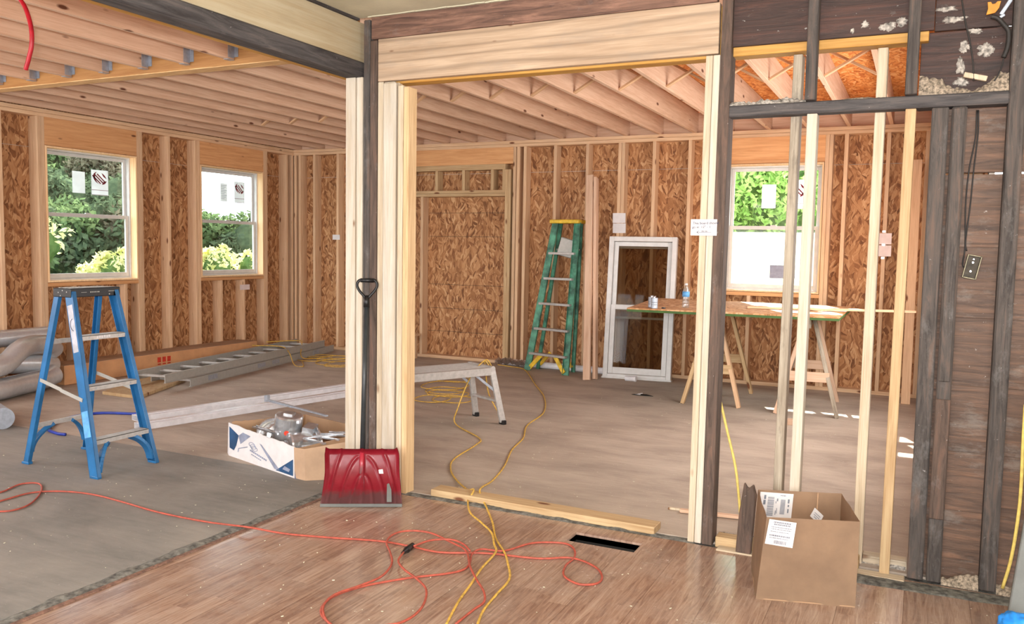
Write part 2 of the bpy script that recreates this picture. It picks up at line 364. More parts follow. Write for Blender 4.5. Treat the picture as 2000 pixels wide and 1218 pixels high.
class MB:
    def __init__(s): s.bm = bmesh.new()
    def box(s, c, size, rot=None):
        r = bmesh.ops.create_cube(s.bm, size=1.0); m = Matrix.Translation(c)
        if rot is not None: m = m @ rot.to_4x4()
        m = m @ Matrix.Diagonal((*size, 1)); bmesh.ops.transform(s.bm, matrix=m, verts=r['verts']); return s
    def box2(s, a, b):
        return s.box(((a[0]+b[0])/2, (a[1]+b[1])/2, (a[2]+b[2])/2), (abs(b[0]-a[0]), abs(b[1]-a[1]), abs(b[2]-a[2])))
    def bar(s, p0, p1, w, t, up=(0, 1, 0)):
        s.box((Vector(p0)+Vector(p1))/2, (w, t, (Vector(p1)-Vector(p0)).length), frame(p0, p1, up)); return s
    def cyl(s, p0, p1, r0, r1=None, n=16, caps=True):
        p0, p1 = Vector(p0), Vector(p1); r1 = r0 if r1 is None else r1
        r = bmesh.ops.create_cone(s.bm, cap_ends=caps, cap_tris=False, segments=n, radius1=r0, radius2=r1, depth=(p1-p0).length)
        q = (p1-p0).to_track_quat('Z', 'Y').to_matrix().to_4x4()
        bmesh.ops.transform(s.bm, matrix=Matrix.Translation((p0+p1)/2) @ q, verts=r['verts']); return s
    def tube(s, pts, r, n=8, closed=False, rf=None):
        pts = [Vector(p) for p in pts]; rings = []; up = None
        for i, p in enumerate(pts):
            a = pts[i-1] if i else p; b = pts[i+1] if i < len(pts)-1 else p
            t = (b-a).normalized()
            if up is None:
                up = Vector((0, 0, 1)) if abs(t.z) < 0.9 else Vector((1, 0, 0))
            side = t.cross(up).normalized(); up = side.cross(t).normalized()
            rr = rf(i) if rf else r
            rings.append([s.bm.verts.new(p + (side*math.cos(2*math.pi*k/n) + up*math.sin(2*math.pi*k/n))*rr) for k in range(n)])
        for i in range(len(rings)-1):
            for k in range(n):
                s.bm.faces.new((rings[i][k], rings[i][(k+1) % n], rings[i+1][(k+1) % n], rings[i+1][k]))
        s.bm.faces.new(rings[0][::-1]); s.bm.faces.new(rings[-1]); return s
    def lathe(s, prof, c=(0, 0, 0), n=20):
        rings = [[s.bm.verts.new((c[0]+r*math.cos(2*math.pi*k/n), c[1]+r*math.sin(2*math.pi*k/n), c[2]+z)) for k in range(n)] for r, z in prof]
        for i in range(len(rings)-1):
            for k in range(n): s.bm.faces.new((rings[i][k], rings[i][(k+1) % n], rings[i+1][(k+1) % n], rings[i+1][k]))
        s.bm.faces.new(rings[0][::-1]); s.bm.faces.new(rings[-1]); return s
    def prism(s, poly, vec):
        """poly: list of 3-D points, extruded by vec"""
        a = [s.bm.verts.new(p) for p in poly]; b = [s.bm.verts.new(Vector(p)+Vector(vec)) for p in poly]; n = len(a)
        s.bm.faces.new(a[::-1]); s.bm.faces.new(b)
        for i in range(n): s.bm.faces.new((a[i], a[(i+1) % n], b[(i+1) % n], b[i]))
        return s
    def build(s, name, mat, parent=None, smooth=False, bevel=0.0, m=None, origin=None, segs=1):
        bmesh.ops.recalc_face_normals(s.bm, faces=s.bm.faces)
        if bevel: bmesh.ops.bevel(s.bm, geom=[e for e in s.bm.edges if len(e.link_faces) == 2 and e.calc_face_angle(0) > 0.5], offset=bevel, segments=segs, profile=0.7, affect='EDGES', clamp_overlap=True)
        mm = m if m is not None else Matrix.Identity(4)
        if m is None:
            if origin is None:
                vs = s.bm.verts; n = max(1, len(vs))
                origin = (sum(v.co.x for v in vs)/n, sum(v.co.y for v in vs)/n, min(v.co.z for v in vs))
            mm = Matrix.Translation(origin); bmesh.ops.transform(s.bm, matrix=mm.inverted(), verts=s.bm.verts)
        me = bpy.data.meshes.new(name); s.bm.to_mesh(me); s.bm.free()
        if smooth:
            for p in me.polygons: p.use_smooth = True
        me.materials.append(M[mat] if isinstance(mat, str) else mat)
        o = bpy.data.objects.new(name, me); C.objects.link(o); place(o, mm, parent); return o
def frame(p0, p1, up):
    z = (Vector(p1)-Vector(p0)).normalized(); u = Vector(up); x = u.cross(z)
    if x.length < 1e-4: x = Vector((1, 0, 0)).cross(z)
    x.normalize(); y = z.cross(x)
    return Matrix((x, y, z)).transposed()
def board(name, p0, p1, w, t, mat, parent=None, up=(0, 1, 0), bevel=0.0025, cham=None):
    """one sawn board from p0 to p1 on its centre line; w is across, t along 'up'; grain along its own Z"""
    p0, p1 = Vector(p0), Vector(p1); L = (p1-p0).length
    b = MB().box((0, 0, L/2), (w, t, L))
    return b.build(name, mat, parent, bevel=bevel, m=Matrix.Translation(p0) @ frame(p0, p1, up).to_4x4())
def bb(name, a, b, mat, parent=None, axis='z', bevel=0.0025):
    """board given by two opposite world corners, its grain along axis"""
    a, b = Vector(a), Vector(b); lo = Vector(map(min, a, b)); hi = Vector(map(max, a, b)); c = (lo+hi)/2; s = hi-lo
    if axis == 'z': return board(name, (c.x, c.y, lo.z), (c.x, c.y, hi.z), s.x, s.y, mat, parent, (0, 1, 0), bevel)
    if axis == 'x': return board(name, (lo.x, c.y, c.z), (hi.x, c.y, c.z), s.y, s.z, mat, parent, (0, 0, 1), bevel)
    return board(name, (c.x, lo.y, c.z), (c.x, hi.y, c.z), s.x, s.z, mat, parent, (0, 0, 1), bevel)
def smooth(pts, k=6):
    pts = [Vector(p) for p in pts]; P = [2*pts[0]-pts[1]] + pts + [2*pts[-1]-pts[-2]]; out = []
    for i in range(1, len(P)-2):
        a, b, c, d = P[i-1:i+3]
        for j in range(k):
            t = j/k; out.append(0.5*((2*b)+(c-a)*t+(2*a-5*b+4*c-d)*t*t+(3*b-a-3*c+d)*t**3))
    out.append(pts[-1]); return out
def copy_tree(o, parent=None):
    c = o.copy(); C.objects.link(c)
    if parent is not None: c.parent = parent
    for ch in [x for x in bpy.data.objects if x.parent == o]: copy_tree(ch, c)
    return c
def textmesh(name, body, size, mat, m, parent=None, depth=0.0004):
    cu = bpy.data.curves.new(name, 'FONT'); cu.body = body; cu.size = size; cu.extrude = depth
    t = bpy.data.objects.new(name, cu); C.objects.link(t); bpy.context.view_layer.update()
    me = bpy.data.meshes.new_from_object(t.evaluated_get(bpy.context.evaluated_depsgraph_get()))
    bpy.data.objects.remove(t); bpy.data.curves.remove(cu)
    me.materials.clear(); me.materials.append(M[mat]); o = bpy.data.objects.new(name, me); C.objects.link(o); place(o, m, parent); return o

YB, XA = 9.68, -8.2          # inner faces of the studs of the back and the left wall
DEP = 0.14
PLT = 2.83                   # top of the top plates
# ================================================================== SETTING
# ---- floors
fo = empty('floor', kind='structure')
MB().box2((-8.4, -2.3, -0.06), (-3.20, 4.30, 0)).build('subfloor_left', 'floor_l', fo, m=Matrix.Identity(4))
MB().box2((-8.4, 4.30, -0.06), (0.3, 9.85, 0)).build('subfloor_right', 'floor_r', fo, m=Matrix.Identity(4))
HX0, HX1, HY0, HY1 = -1.575, -1.215, 3.955, 4.095
lm = MB()
for a, b in (((-3.12, -3.2), (HX0, 4.22)), ((HX1, -3.2), (3.2, 4.22)), ((HX0, -3.2), (HX1, HY0)), ((HX0, HY1), (HX1, 4.22))):
    lm.box2((a[0], a[1], -0.04), (b[0], b[1], 0.0))
lm.build('laminate_floor', 'laminate', fo, m=Matrix.Identity(4))
w = MB()
w.box2((HX0-.02, HY0-.02, -0.3), (HX0, HY1+.02, -.012)).box2((HX1, HY0-.02, -0.3), (HX1+.02, HY1+.02, -.012)).box2((HX0, HY0-.02, -0.3), (HX1, HY0, -.012)).box2((HX0, HY1, -0.3), (HX1, HY1+.02, -.012)).box2((HX0, HY0, -0.3), (HX1, HY1, -.28))
w.build('vent_well', 'hole', fo)
def rough_strip(name, a, b, width, mat, h=0.02, parent=None, seed=0, n=60, m=5, fall=1.0):
    a, b = Vector(a), Vector(b); d = (b-a).normalized(); s = Vector((-d.y, d.x, 0)); bm = bmesh.new(); L = (b-a).length; g = []
    for i in range(n+1):
        row = []
        for j in range(m+1):
            u, v = i/n, j/m-0.5
            p = a + d*(L*u) + s*(v*width*(1+0.35*mnoise.noise((u*L*6, seed, v*0.2))))
            edge = 1-abs(v*2)**2
            z = h*edge*(0.55+0.7*mnoise.noise((p.x*9, p.y*9, seed+2)) + 0.18*mnoise.noise((p.x*60, p.y*60, seed)))*fall
            row.append(bm.verts.new((p.x, p.y, p.z + (z if 0 < j < m else -0.004))))
        g.append(row)
    for i in range(n):
        for j in range(m): bm.faces.new((g[i][j], g[i+1][j], g[i+1][j+1], g[i][j+1]))
    x = MB(); x.bm.free(); x.bm = bm
    return x.build(name, mat, parent)
M['mortar'] = plain('seam_mortar', (108, 106, 100), 0.95, var=0.35, scale=30)
MB().box2((-3.22, -3.2, -0.06), (-3.10, 4.32, -0.012)).build('seam_base', 'mortar', fo)
MB().box2((-3.12, 4.20, -0.06), (0.4, 4.32, -0.012)).build('seam_base', 'mortar', fo)
rough_strip('seam_mortar', (-3.175, -2.2, -0.008), (-3.175, 4.2, -0.008), 0.12, 'mortar', 0.016, fo, 3, 400, 9)
rough_strip('seam_mortar', (-3.1, 4.26, -0.008), (-0.98, 4.26, -0.008), 0.10, 'mortar', 0.018, fo, 5, 200, 9)
MB().box2((-3.125, -3.2, -0.001), (-3.10, 4.18, 0.006)).build('edge_strip', 'band', fo, bevel=0.002)

# ---- ceiling of the old room
co = empty('ceiling', kind='structure')
MB().box2((-3.09, -3.2, 2.84), (3.2, 4.24, 2.88)).build('plaster_panel', 'plaster', co)
MB().box2((-3.09, -3.2, 2.89), (3.2, 4.6, 3.3)).build('ceiling_backing', 'plaster', co)
bm_ = MB()
for i in range(70):
    x = -3.0 + i*0.03; d = 0.012 + 0.02*abs(mnoise.noise((x*9, 1, 2)))
    bm_.box((x, 4.232-d/2, 2.838), (0.032, d, 0.006))
bm_.build('torn_plaster_edge', 'plaster', co)
# ---- joisted ceiling of the new rooms
cn = empty('ceiling_joisted', kind='structure')
MB().box((4.3, 0, 5.7), (8.7, 0.02, 11.4)).build('subfloor_panel', 'osb_roof', cn, m=Matrix.Translation((-8.35, -1.6, 3.085)) @ Matrix(((1, 0, 0), (0, 0, 1), (0, -1, 0))).to_4x4())
JZ0, JZ1 = PLT, 3.07
xs = [-0.35-0.41*k for k in range(20)]
for x in xs:
    if x < -8.15: continue
    y0 = 4.45 if x > -3.9 else 4.93
    bb('joist', (x-0.02, y0, JZ0), (x+0.02, YB+0.09, JZ1), 'joist', cn, 'y')
nx = [-3.75-0.442*k for k in range(10)]
for x in nx:
    bb('joist', (x-0.02, -1.6, JZ0), (x+0.02, 4.80, JZ1), 'joist', cn, 'y')
    h = MB().box((x-0.022, 4.765, 2.94), (0.004, 0.06, 0.2)).box((x+0.022, 4.765, 2.94), (0.004, 0.06, 0.2)).box((x, 4.765, 2.828), (0.05, 0.06, 0.004)).box((x+0.04, 4.797, 2.94), (0.04, 0.003, 0.18)).box((x-0.04, 4.797, 2.94), (0.04, 0.003, 0.18))
    h.build('joist_hanger', 'steel', cn)
M['lvl_brown'] = lumber('brown_glued_beam', (184, 136, 82), (156, 106, 58), knots=0.0, grain=0.6, rough=0.6)
bb('carrying_beam', (-8.2, 4.80, 2.80), (-3.32, 4.92, 3.07), 'lvl_brown', cn, 'x')
bb('beam_edge_strip', (-8.2, 4.802, 2.794), (-3.32, 4.918, 2.80), 'lvl_edge', cn, 'x', 0.0)
bb('rim_board', (-8.3, YB+0.095, PLT), (0.2, YB+0.135, JZ1), 'joist', cn, 'x')
M['bridging'] = lumber('bridging_strip', (214, 176, 138), (186, 146, 110), knots=0.0)
for i in range(len(xs)-1):
    if xs[i+1] < -4.5: break
    y = 6.95; a, b = xs[i+1]+0.02, xs[i]-0.02
    board('bridging', (a, y, JZ0+0.01), (b, y, JZ1-0.02), 0.045, 0.018, 'bridging', cn, (0, 0, 1))
    board('bridging', (b, y+0.055, JZ0+0.01), (a, y+0.055, JZ1-0.02), 0.045, 0.018, 'bridging', cn, (0, 0, 1))
for i in (12, 13, 14, 15):
    a, b = xs[i+1]+0.02, xs[i]-0.02
    board('bridging', (a, 7.6, JZ0+0.01), (b, 7.6, JZ1-0.02), 0.045, 0.018, 'bridging', cn, (0, 0, 1))

# ---- generic sheathing with holes (local X along the wall, local Z up, local Y outward)
def sheathing(parent, origin, xdir, L, holes, z0=0.0, z1=3.08):
    zdir = Vector((0, 0, 1)); xd = Vector(xdir); yd = zdir.cross(xd)
    fm = Matrix.Translation(origin) @ Matrix((xd, yd, zdir)).transposed().to_4x4()
    for (a, b, nm) in ((z0, 2.44, 'sheathing'), (2.444, z1, 'sheathing')):
        m = MB(); cuts = sorted({0, L, *[h[0] for h in holes], *[h[1] for h in holes]})
        for i in range(len(cuts)-1):
            u0, u1 = cuts[i], cuts[i+1]; hs = [h for h in holes if h[0] <= u0+1e-6 and h[1] >= u1-1e-6]
            segs = [(a, b)]
            for h in hs:
                ns = []
                for (p, q) in segs:
                    if h[3] <= p or h[2] >= q: ns.append((p, q)); continue
                    if h[2] > p: ns.append((p, h[2]))
                    if h[3] < q: ns.append((h[3], q))
                segs = ns
            for (p, q) in segs: m.box2((u0, 0, p), (u1, 0.012, q))
        m.build(nm, 'osb', parent, m=fm)
    m = MB(); cuts = sorted({-0.02, L, *[h[0] for h in holes], *[h[1] for h in holes]})
    for i in range(len(cuts)-1):
        u0, u1 = cuts[i], cuts[i+1]; hs = [h for h in holes if h[0] <= u0+1e-6 and h[1] >= u1-1e-6]
        if hs: m.box2((u0, 0.013, -0.3), (u1, 0.03, hs[0][2])).box2((u0, 0.013, hs[0][3]), (u1, 0.03, z1))
        else: m.box2((u0, 0.013, -0.3), (u1, 0.03, z1))
    m.build('siding', 'siding', parent, m=fm)

# ---- left wall (x = XA), windows 1 and 2
wl = empty('wall_left', kind='structure')
Wz0, Wz1 = 1.04, 2.465
W1 = (5.835, 6.975); W2 = (7.925, 9.06)
X0 = XA-DEP
sheathing(wl, (X0, -2.3, 0), (0, 1, 0), YB+DEP+2.3, [(W1[0]+2.3, W1[1]+2.3, Wz0, Wz1), (W2[0]+2.3, W2[1]+2.3, Wz0, Wz1)])
def studA(y0, y1, z0=0.04, z1=2.75, mat='stud'): return bb('stud', (X0, y0, z0), (XA, y1, z1), mat, wl, 'z')
for y in (5.345, 5.755, 5.796, 6.975, 7.016, 7.42, 7.845, 7.885, 9.06, 9.10, 9.525): studA(y, y+0.0395)
for y in [4.94-0.41*k for k in range(18)]: studA(y, y+0.0395)
for y in (9.64, YB+0.10): studA(y-0.0, y+0.0395)
for y in (6.13, 6.78): studA(y, y+0.0395, 0.04, Wz0-0.04)
for y in (8.25, 8.66): studA(y, y+0.0395, 0.04, Wz0-0.04)
for (a, b) in (W1, W2):
    bb('window_header', (X0+0.02, a, Wz1+0.04), (XA, b, 2.75), 'headerw', wl, 'y')
    bb('header_plate', (X0, a, Wz1), (XA, b, Wz1+0.04), 'headerw', wl, 'y')
    bb('sill_plate', (X0, a, Wz0-0.04), (XA, b, Wz0), 'headerw', wl, 'y')
bb('top_plate', (X0, -2.3, 2.75), (XA, YB+DEP, 2.789), 'stud', wl, 'y')
bb('top_plate', (X0, -2.3, 2.791), (XA, YB+DEP, PLT), 'stud', wl, 'y')
bb('sole_plate', (X0, -2.3, 0), (XA, YB+DEP, 0.04), 'stud', wl, 'y')

# ---- back wall (y = YB), window 3 and blocked doorway
wk = empty('wall_back', kind='structure')
Y1 = YB+DEP
W3 = (-2.03, -0.985)
B0 = XA-DEP
sheathing(wk, (B0, Y1, 0), (1, 0, 0), 0.40-B0, [(W3[0]-B0, W3[1]-B0, Wz0, Wz1)])
def studB(x0, x1, z0=0.04, z1=2.75, mat='stud_back'): return bb('stud', (x0, YB, z0), (x1, Y1, z1), mat, wk, 'z')
for x in (-8.11, -8.19, -7.85, -7.44, -7.03, -6.62, -4.64, -4.545, -4.135, -3.715, -3.305, -3.262, -2.885, -2.465, W3[0]-0.081, W3[0]-0.04, W3[1], W3[1]+0.041, -0.795, -0.385, -0.02): studB(x, x+0.0395)
D0, D1 = -6.58, -4.80
bb('stud', (D1, YB, 0.04), (D1+0.04, Y1, 2.475), 'yellow_pine', wk); bb('stud', (D1+0.041, YB, 0.04), (D1+0.081, Y1, 2.475), 'yellow_pine', wk)
bb('stud', (D1+0.11, YB, 0.04), (D1+0.15, Y1, 2.75), 'stud_back', wk)
bb('door_header', (D0, YB, 2.545), (D1+0.11, Y1, 2.75), 'headerw', wk, 'x')
bb('header_plate', (D0, YB, 2.475), (D1, Y1, 2.545), 'yellow_pine', wk, 'x')
bb('header_plate', (D0, YB, 2.14), (D1, Y1, 2.178), 'yellow_pine', wk, 'x'); bb('header_plate', (D0, YB, 2.18), (D1, Y1, 2.218), 'yellow_pine', wk, 'x')
for x in (-6.24, -5.83, -5.425, -5.005, -4.84): studB(x, x+0.04, 2.218, 2.475, 'yellow_pine')
bb('stud', (-6.05, YB, 0.04), (-6.01, Y1, 2.14), 'stud_back', wk)
bb('stud', (-6.55, YB, 0.04), (-6.51, Y1, 2.14), 'stud_back', wk)
for z in (0.35, 0.66, 0.98, 1.62, 1.93): MB().box2((-6.0, Y1-0.003, z), (-4.81, Y1+0.001, z+0.004)).build('panel_seam', 'hole', wk)
bb('window_header', (W3[0], YB, Wz1+0.04), (W3[1], Y1-0.02, 2.75), 'headerw', wk, 'x')
bb('header_plate', (W3[0], YB, Wz1), (W3[1], Y1, Wz1+0.04), 'headerw', wk, 'x')
bb('sill_plate', (W3[0], YB, Wz0-0.04), (W3[1], Y1, Wz0), 'headerw', wk, 'x')
for x in (-1.75, -1.34): studB(x, x+0.04, 0.04, Wz0-0.04)
bb('top_plate', (XA+0.0, YB, 2.75), (0.15, Y1, 2.789), 'stud_back', wk, 'x')
bb('top_plate', (XA+0.0, YB, 2.791), (0.15, Y1, PLT), 'stud_back', wk, 'x')
bb('sole_plate', (XA, YB, 0), (0.15, Y1, 0.04), 'stud_back', wk, 'x')

# ---- right wall of the new room
wr = empty('wall_right', kind='structure')
MB().box2((0, 0, 0), (5.55, 0.012, 3.08)).build('sheathing', 'osb', wr, m=Matrix.Translation((0.24, 4.45, 0)) @ Matrix(((0, 1, 0), (1, 0, 0), (0, 0, 1))).to_4x4())
for y in [4.5+0.41*k for k in range(13)]: bb('stud', (0.10, y, 0.04), (0.235, y+0.04, 2.83), 'stud_back', wr)
bb('sole_plate', (0.10, 4.45, 0), (0.235, YB, 0.04), 'stud_back', wr, 'y')
MB().box2((0.256, 4.45, -0.3), (0.28, 9.9, 3.08)).build('siding', 'siding', wr)

# ---- windows
def window(name, o, xd, w, mid=0.705, screen=False, stick=()):
    """o: outer lower corner of the opening on the sheathing line; local x along wall, y outward, z up"""
    xd = Vector(xd); zd = Vector((0, 0, 1)); yd = zd.cross(xd); fm = Matrix.Translation(o) @ Matrix((xd, yd, zd)).transposed().to_4x4()
    wi = empty(name, o, 0, kind='structure'); h = Wz1-Wz0
    def ring(b, x0, x1, z0, z1, t, y0, y1, tb=None):
        tb = tb or t
        b.box2((x0, y0, z0), (x0+t, y1, z1)); b.box2((x1-t, y0, z0), (x1, y1, z1)); b.box2((x0+t, y0, z0), (x1-t, y1, z0+tb)); b.box2((x0+t, y0, z1-t), (x1-t, y1, z1)); return b
    ring(MB(), 0.004, w-0.004, 0.004, h-0.004, 0.018, -DEP-0.006, -0.05).build('window_jamb', 'jamb', wi, m=fm, bevel=0.001)
    ring(MB(), 0.004, w-0.004, 0.004, h-0.004, 0.035, -0.05, 0.035).build('window_frame', 'vinyl', wi, m=fm, bevel=0.003)
    us = ring(MB(), 0.04, w-0.04, mid, h-0.04, 0.035, 0.0, 0.025).build('upper_sash', 'vinyl', wi, m=fm, bevel=0.003)
    ls = ring(MB(), 0.04, w-0.04, 0.04, mid+0.035, 0.04, -0.035, -0.008, 0.05).build('lower_sash', 'vinyl', wi, m=fm, bevel=0.003)
    MB().box2((0.07, 0.010, mid+0.03), (w-0.07, 0.014, h-0.07)).build('pane', 'glass', us, m=fm)
    MB().box2((0.075, -0.024, 0.085), (w-0.075, -0.020, mid)).build('pane', 'glass_screen' if screen else 'glass', ls, m=fm)
    MB().box2((w/2-0.03, -0.045, mid+0.035), (w/2+0.03, -0.02, mid+0.045)).build('sash_lock', 'vinyl', ls, m=fm)
    for (x0, x1, z0, z1, logo) in stick:
        st = MB().box2((x0, 0.008, z0), (x1, 0.0095, z1)).build('sticker', 'sticker', us, m=fm)
        cx, cz, a, b = (x0+x1)/2, (z0+z1)/2+0.05, (x1-x0)*0.40, (z1-z0)*0.24
        g = MB()
        if logo:
            tilt = -0.6
            def el(t, k=1.0): 
                x = a*k*math.cos(t); z = b*k*math.sin(t); return (cx+x, cz+z+x*tilt*0.35)
            for (t0, t1) in ((0.2, 1.3), (2.0, 4.6), (5.0, 6.2)):
                n = 9; T = [t0+(t1-t0)*i/n for i in range(n+1)]
                wv = [1.0-0.3*math.sin(math.pi*i/n) for i in range(n+1)]
                g.prism([(*[el(t)[0]], 0.0065, el(t)[1]) for t in T]+[(el(t, k)[0], 0.0065, el(t, k)[1]) for t, k in reversed(list(zip(T, wv)))], (0, 0.001, 0))
            for s_ in (-0.35, 0.0, 0.35):
                g.bar((cx-a*0.75+a*s_, 0.007, cz+b*0.55+b*s_*0.4), (cx+a*0.45+a*s_, 0.007, cz-b*0.75+b*s_*0.4), 0.001, 0.014, (1, 0, 0.6))
            g.build('emblem', 'maroon', us, m=fm)
            MB().box2((x0, 0.0065, z0+0.055), (x1, 0.0075, z0+0.060)).box2((x0, 0.0065, z0+0.002), (x1, 0.0075, z0+0.006)).build('printed_rule', 'maroon', us, m=fm)
        elif logo is None:
            for i in range(9): g.box2((x0+0.01, 0.0065, z1-0.03-0.022*i), (x1-0.01-0.02*((i*7) % 3), 0.0075, z1-0.025-0.022*i))
            g.build('printed_lines', 'print', us, m=fm)
    return wi
window('window_1', (X0, W1[0], Wz0), (0, 1, 0), W1[1]-W1[0], stick=((0.42, 0.575, 0.965, 1.20, False), (0.655, 0.87, 0.955, 1.235, True)))
window('window_2', (X0, W2[0], Wz0), (0, 1, 0), W2[1]-W2[0], stick=((0.49, 0.61, 0.99, 1.23, None), (0.74, 0.93, 0.985, 1.27, True)))
w3 = window('window_3', (W3[0], Y1, Wz0), (1, 0, 0), W3[1]-W3[0], screen=True, stick=((0.38, 0.53, 0.94, 1.20, False), (0.66, 0.86, 0.93, 1.25, True)))
tag(bb('paper_sheet', (-1.525, Y1-0.042, 1.20), (-1.255, Y1-0.04, 1.345), M['greyprint'], None, 'x', 0), 'grey rectangular sheet taped low on the inside of the right-hand window', 'paper')

# ---- plank wall beside the framed openings
wm = empty('wall_planks', kind='structure')
zs = [-0.04, 0.325, 0.60, 0.905, 1.215, 1.535, 1.857]
for i in range(len(zs)-1):
    bb('plank', (0.045, 4.33, zs[i]), (0.75, 4.352, zs[i+1]), 'plank', wm, 'x', 0.001)
bb('plank', (0.045, 4.33, 1.866), (0.75, 4.352, 2.15), 'plank', wm, 'x', 0.002)
bb('plank', (-0.05, 4.33, 2.15), (0.75, 4.352, 2.495), 'plank_dark', wm, 'x', 0.002)
bb('plank', (0.001, 4.33, 2.50), (0.75, 4.352, 2.86), 'plank_dark', wm, 'x', 0.002)
bb('plank', (-0.885, 4.266, 2.492), (0.0, 4.283, 2.86), 'plank_dark', wm, 'x', 0.002)
# ---- rooms behind the camera
sh = empty('wall_front', kind='structure')
m = MB(); m.box2((-3.1, -3.25, -0.05), (-1.7, -3.15, 2.9)).box2((2.1, -3.25, -0.05), (3.3, -3.15, 2.9)).box2((-1.7, -3.25, -0.05), (2.1, -3.15, 0.6)).box2((-1.7, -3.25, 2.6), (2.1, -3.15, 2.9)); m.build('wallboard', 'white_wall', sh)
m = MB(); m.box2((-8.4, -2.35, -0.05), (-7.7, -2.25, 3.1)).box2((-3.9, -2.35, -0.05), (-3.1, -2.25, 3.1)).box2((-7.7, -2.35, -0.05), (-3.9, -2.25, 0.6)).box2((-7.7, -2.35, 2.75), (-3.9, -2.25, 3.1)); m.build('wallboard', 'white_wall', sh)
m = MB(); m.box2((3.15, -3.25, -0.05), (3.25, 4.4, 2.9)).box2((0.75, 4.33, -0.05), (3.25, 4.36, 2.9)); m.build('wallboard', 'white_wall', sh)
m = MB(); m.box2((-3.2, -3.25, -0.05), (-3.1, 0.3, 2.9)); m.build('wallboard', 'white_wall', sh)

# ================================================================== FRAMING OF THE TWO OPENINGS (things)
def T(o, label, cat, group=None): return tag(o, label, cat, group)
yC = 4.24
T(bb('door_header', (-2.955, yC, 2.462), (-0.947, yC+0.04, 2.708), 'big_header', None, 'x'), 'wide pale whitewashed header board with long curling grain over the central opening', 'header beam')
T(bb('glued_beam', (-2.95, yC+0.045, 2.45), (-0.02, yC+0.135, 2.70), 'lvl', None, 'x'), 'yellow glued laminated beam behind the pale header and above the bare studs', 'beam')
T(bb('top_board', (-3.0, yC-0.004, 2.71), (-0.96, yC+0.04, 2.838), 'band', None, 'x'), 'reddish old board between the torn plaster ceiling and the pale header', 'board')
T(bb('header_panel', (-3.19, 0.3, 2.595), (-3.10, 4.34, 2.826), 'left_header', None, 'y'), 'cream plywood-faced header running toward the camera over the left opening', 'header beam')
T(bb('old_beam', (-3.20, 0.3, 2.50), (-3.085, 4.30, 2.592), 'old_beam', None, 'y', 0.008), 'dark weathered timber under the cream header of the left opening', 'beam')
T(bb('ceiling_batten', (-3.19, 0.3, 2.828), (-3.085, 4.24, 2.846), 'old_beam', None, 'y'), 'thin dark batten between the plaster ceiling and the cream header', 'batten')
T(bb('glued_beam', (-3.30, 0.3, 2.52), (-3.21, 4.9, 2.80), 'lvl', None, 'y'), 'brown yellow beam hidden behind the dark timber of the left opening', 'beam')
# corner posts
T(bb('corner_stud', (-3.185, yC-0.005, 0), (-3.115, yC+0.085, 2.498), 'grey_pale', None), 'greyish white stud at the left edge of the corner post cluster', 'stud')
T(bb('corner_stud', (-3.112, yC+0.004, 0), (-3.068, yC+0.09, 2.498), 'grey_pale', None), 'narrow white stud tight against the dark corner post, left side', 'stud')
T(bb('corner_post', (-3.064, yC+0.006, 0), (-3.018, yC+0.095, 2.83), 'old_post', None, 'z', 0.005), 'charcoal old post left of the split in the corner, behind the shovel handle', 'post')
T(bb('corner_post', (-3.012, yC, 0), (-2.962, yC+0.09, 2.705), 'old_post_brown', None, 'z', 0.005), 'brownish old post right of the split in the corner, behind the shovel handle', 'post')
T(bb('corner_stud', (-2.957, yC+0.004, 0), (-2.918, yC+0.09, 2.46), 'pale', None), 'narrow tan stud just right of the dark corner post', 'stud')
T(bb('corner_stud', (-2.915, yC-0.012, 0), (-2.825, yC+0.028, 2.455), 'grey_pale', None, 'z', 0.012), 'round-edged whitish stud in the middle of the light corner studs', 'stud')
T(bb('corner_stud', (-2.913, yC+0.03, 0), (-2.826, yC+0.07, 2.455), 'pale', None), 'tan stud sandwiched behind the round-edged whitish corner stud', 'stud')
T(bb('corner_stud', (-2.812, yC+0.0, 0), (-2.776, yC+0.09, 2.43), 'pale', None), 'short pale stud second from the opening edge with a knot near its top', 'stud')
T(bb('corner_stud', (-2.773, yC+0.0, 0), (-2.737, yC+0.09, 2.42), 'yellow_pine', None), 'yellowish stud forming the left edge of the central opening', 'stud')
# right side of the central opening
def lean(name, fpx, tpx, y, w, t, mat, ztop, label, zbase=0.0, cat='stud'):
    """stud given by its centre on the wall line at floor and at the top (old studs are not quite plumb)"""
    return T(board(name, (fpx, y, zbase), (tpx, y, ztop), w, t, mat), label, cat)
lean('trimmer_stud', -1.002, -0.990, yC+0.045, 0.034, 0.09, 'pale', 2.455, 'pale trimmer stud on the right edge of the central opening, left one of the pair')
lean('trimmer_stud', -0.966, -0.954, yC+0.045, 0.034, 0.09, 'grey_pale', 2.455, 'pale trimmer stud tight against the dark post, right one of the pair')
lean('old_post', -0.918, -0.908, yC+0.05, 0.052, 0.11, 'old_post_brown', 2.83, 'dark brown full-height old post right of the pale trimmer studs', cat='post')
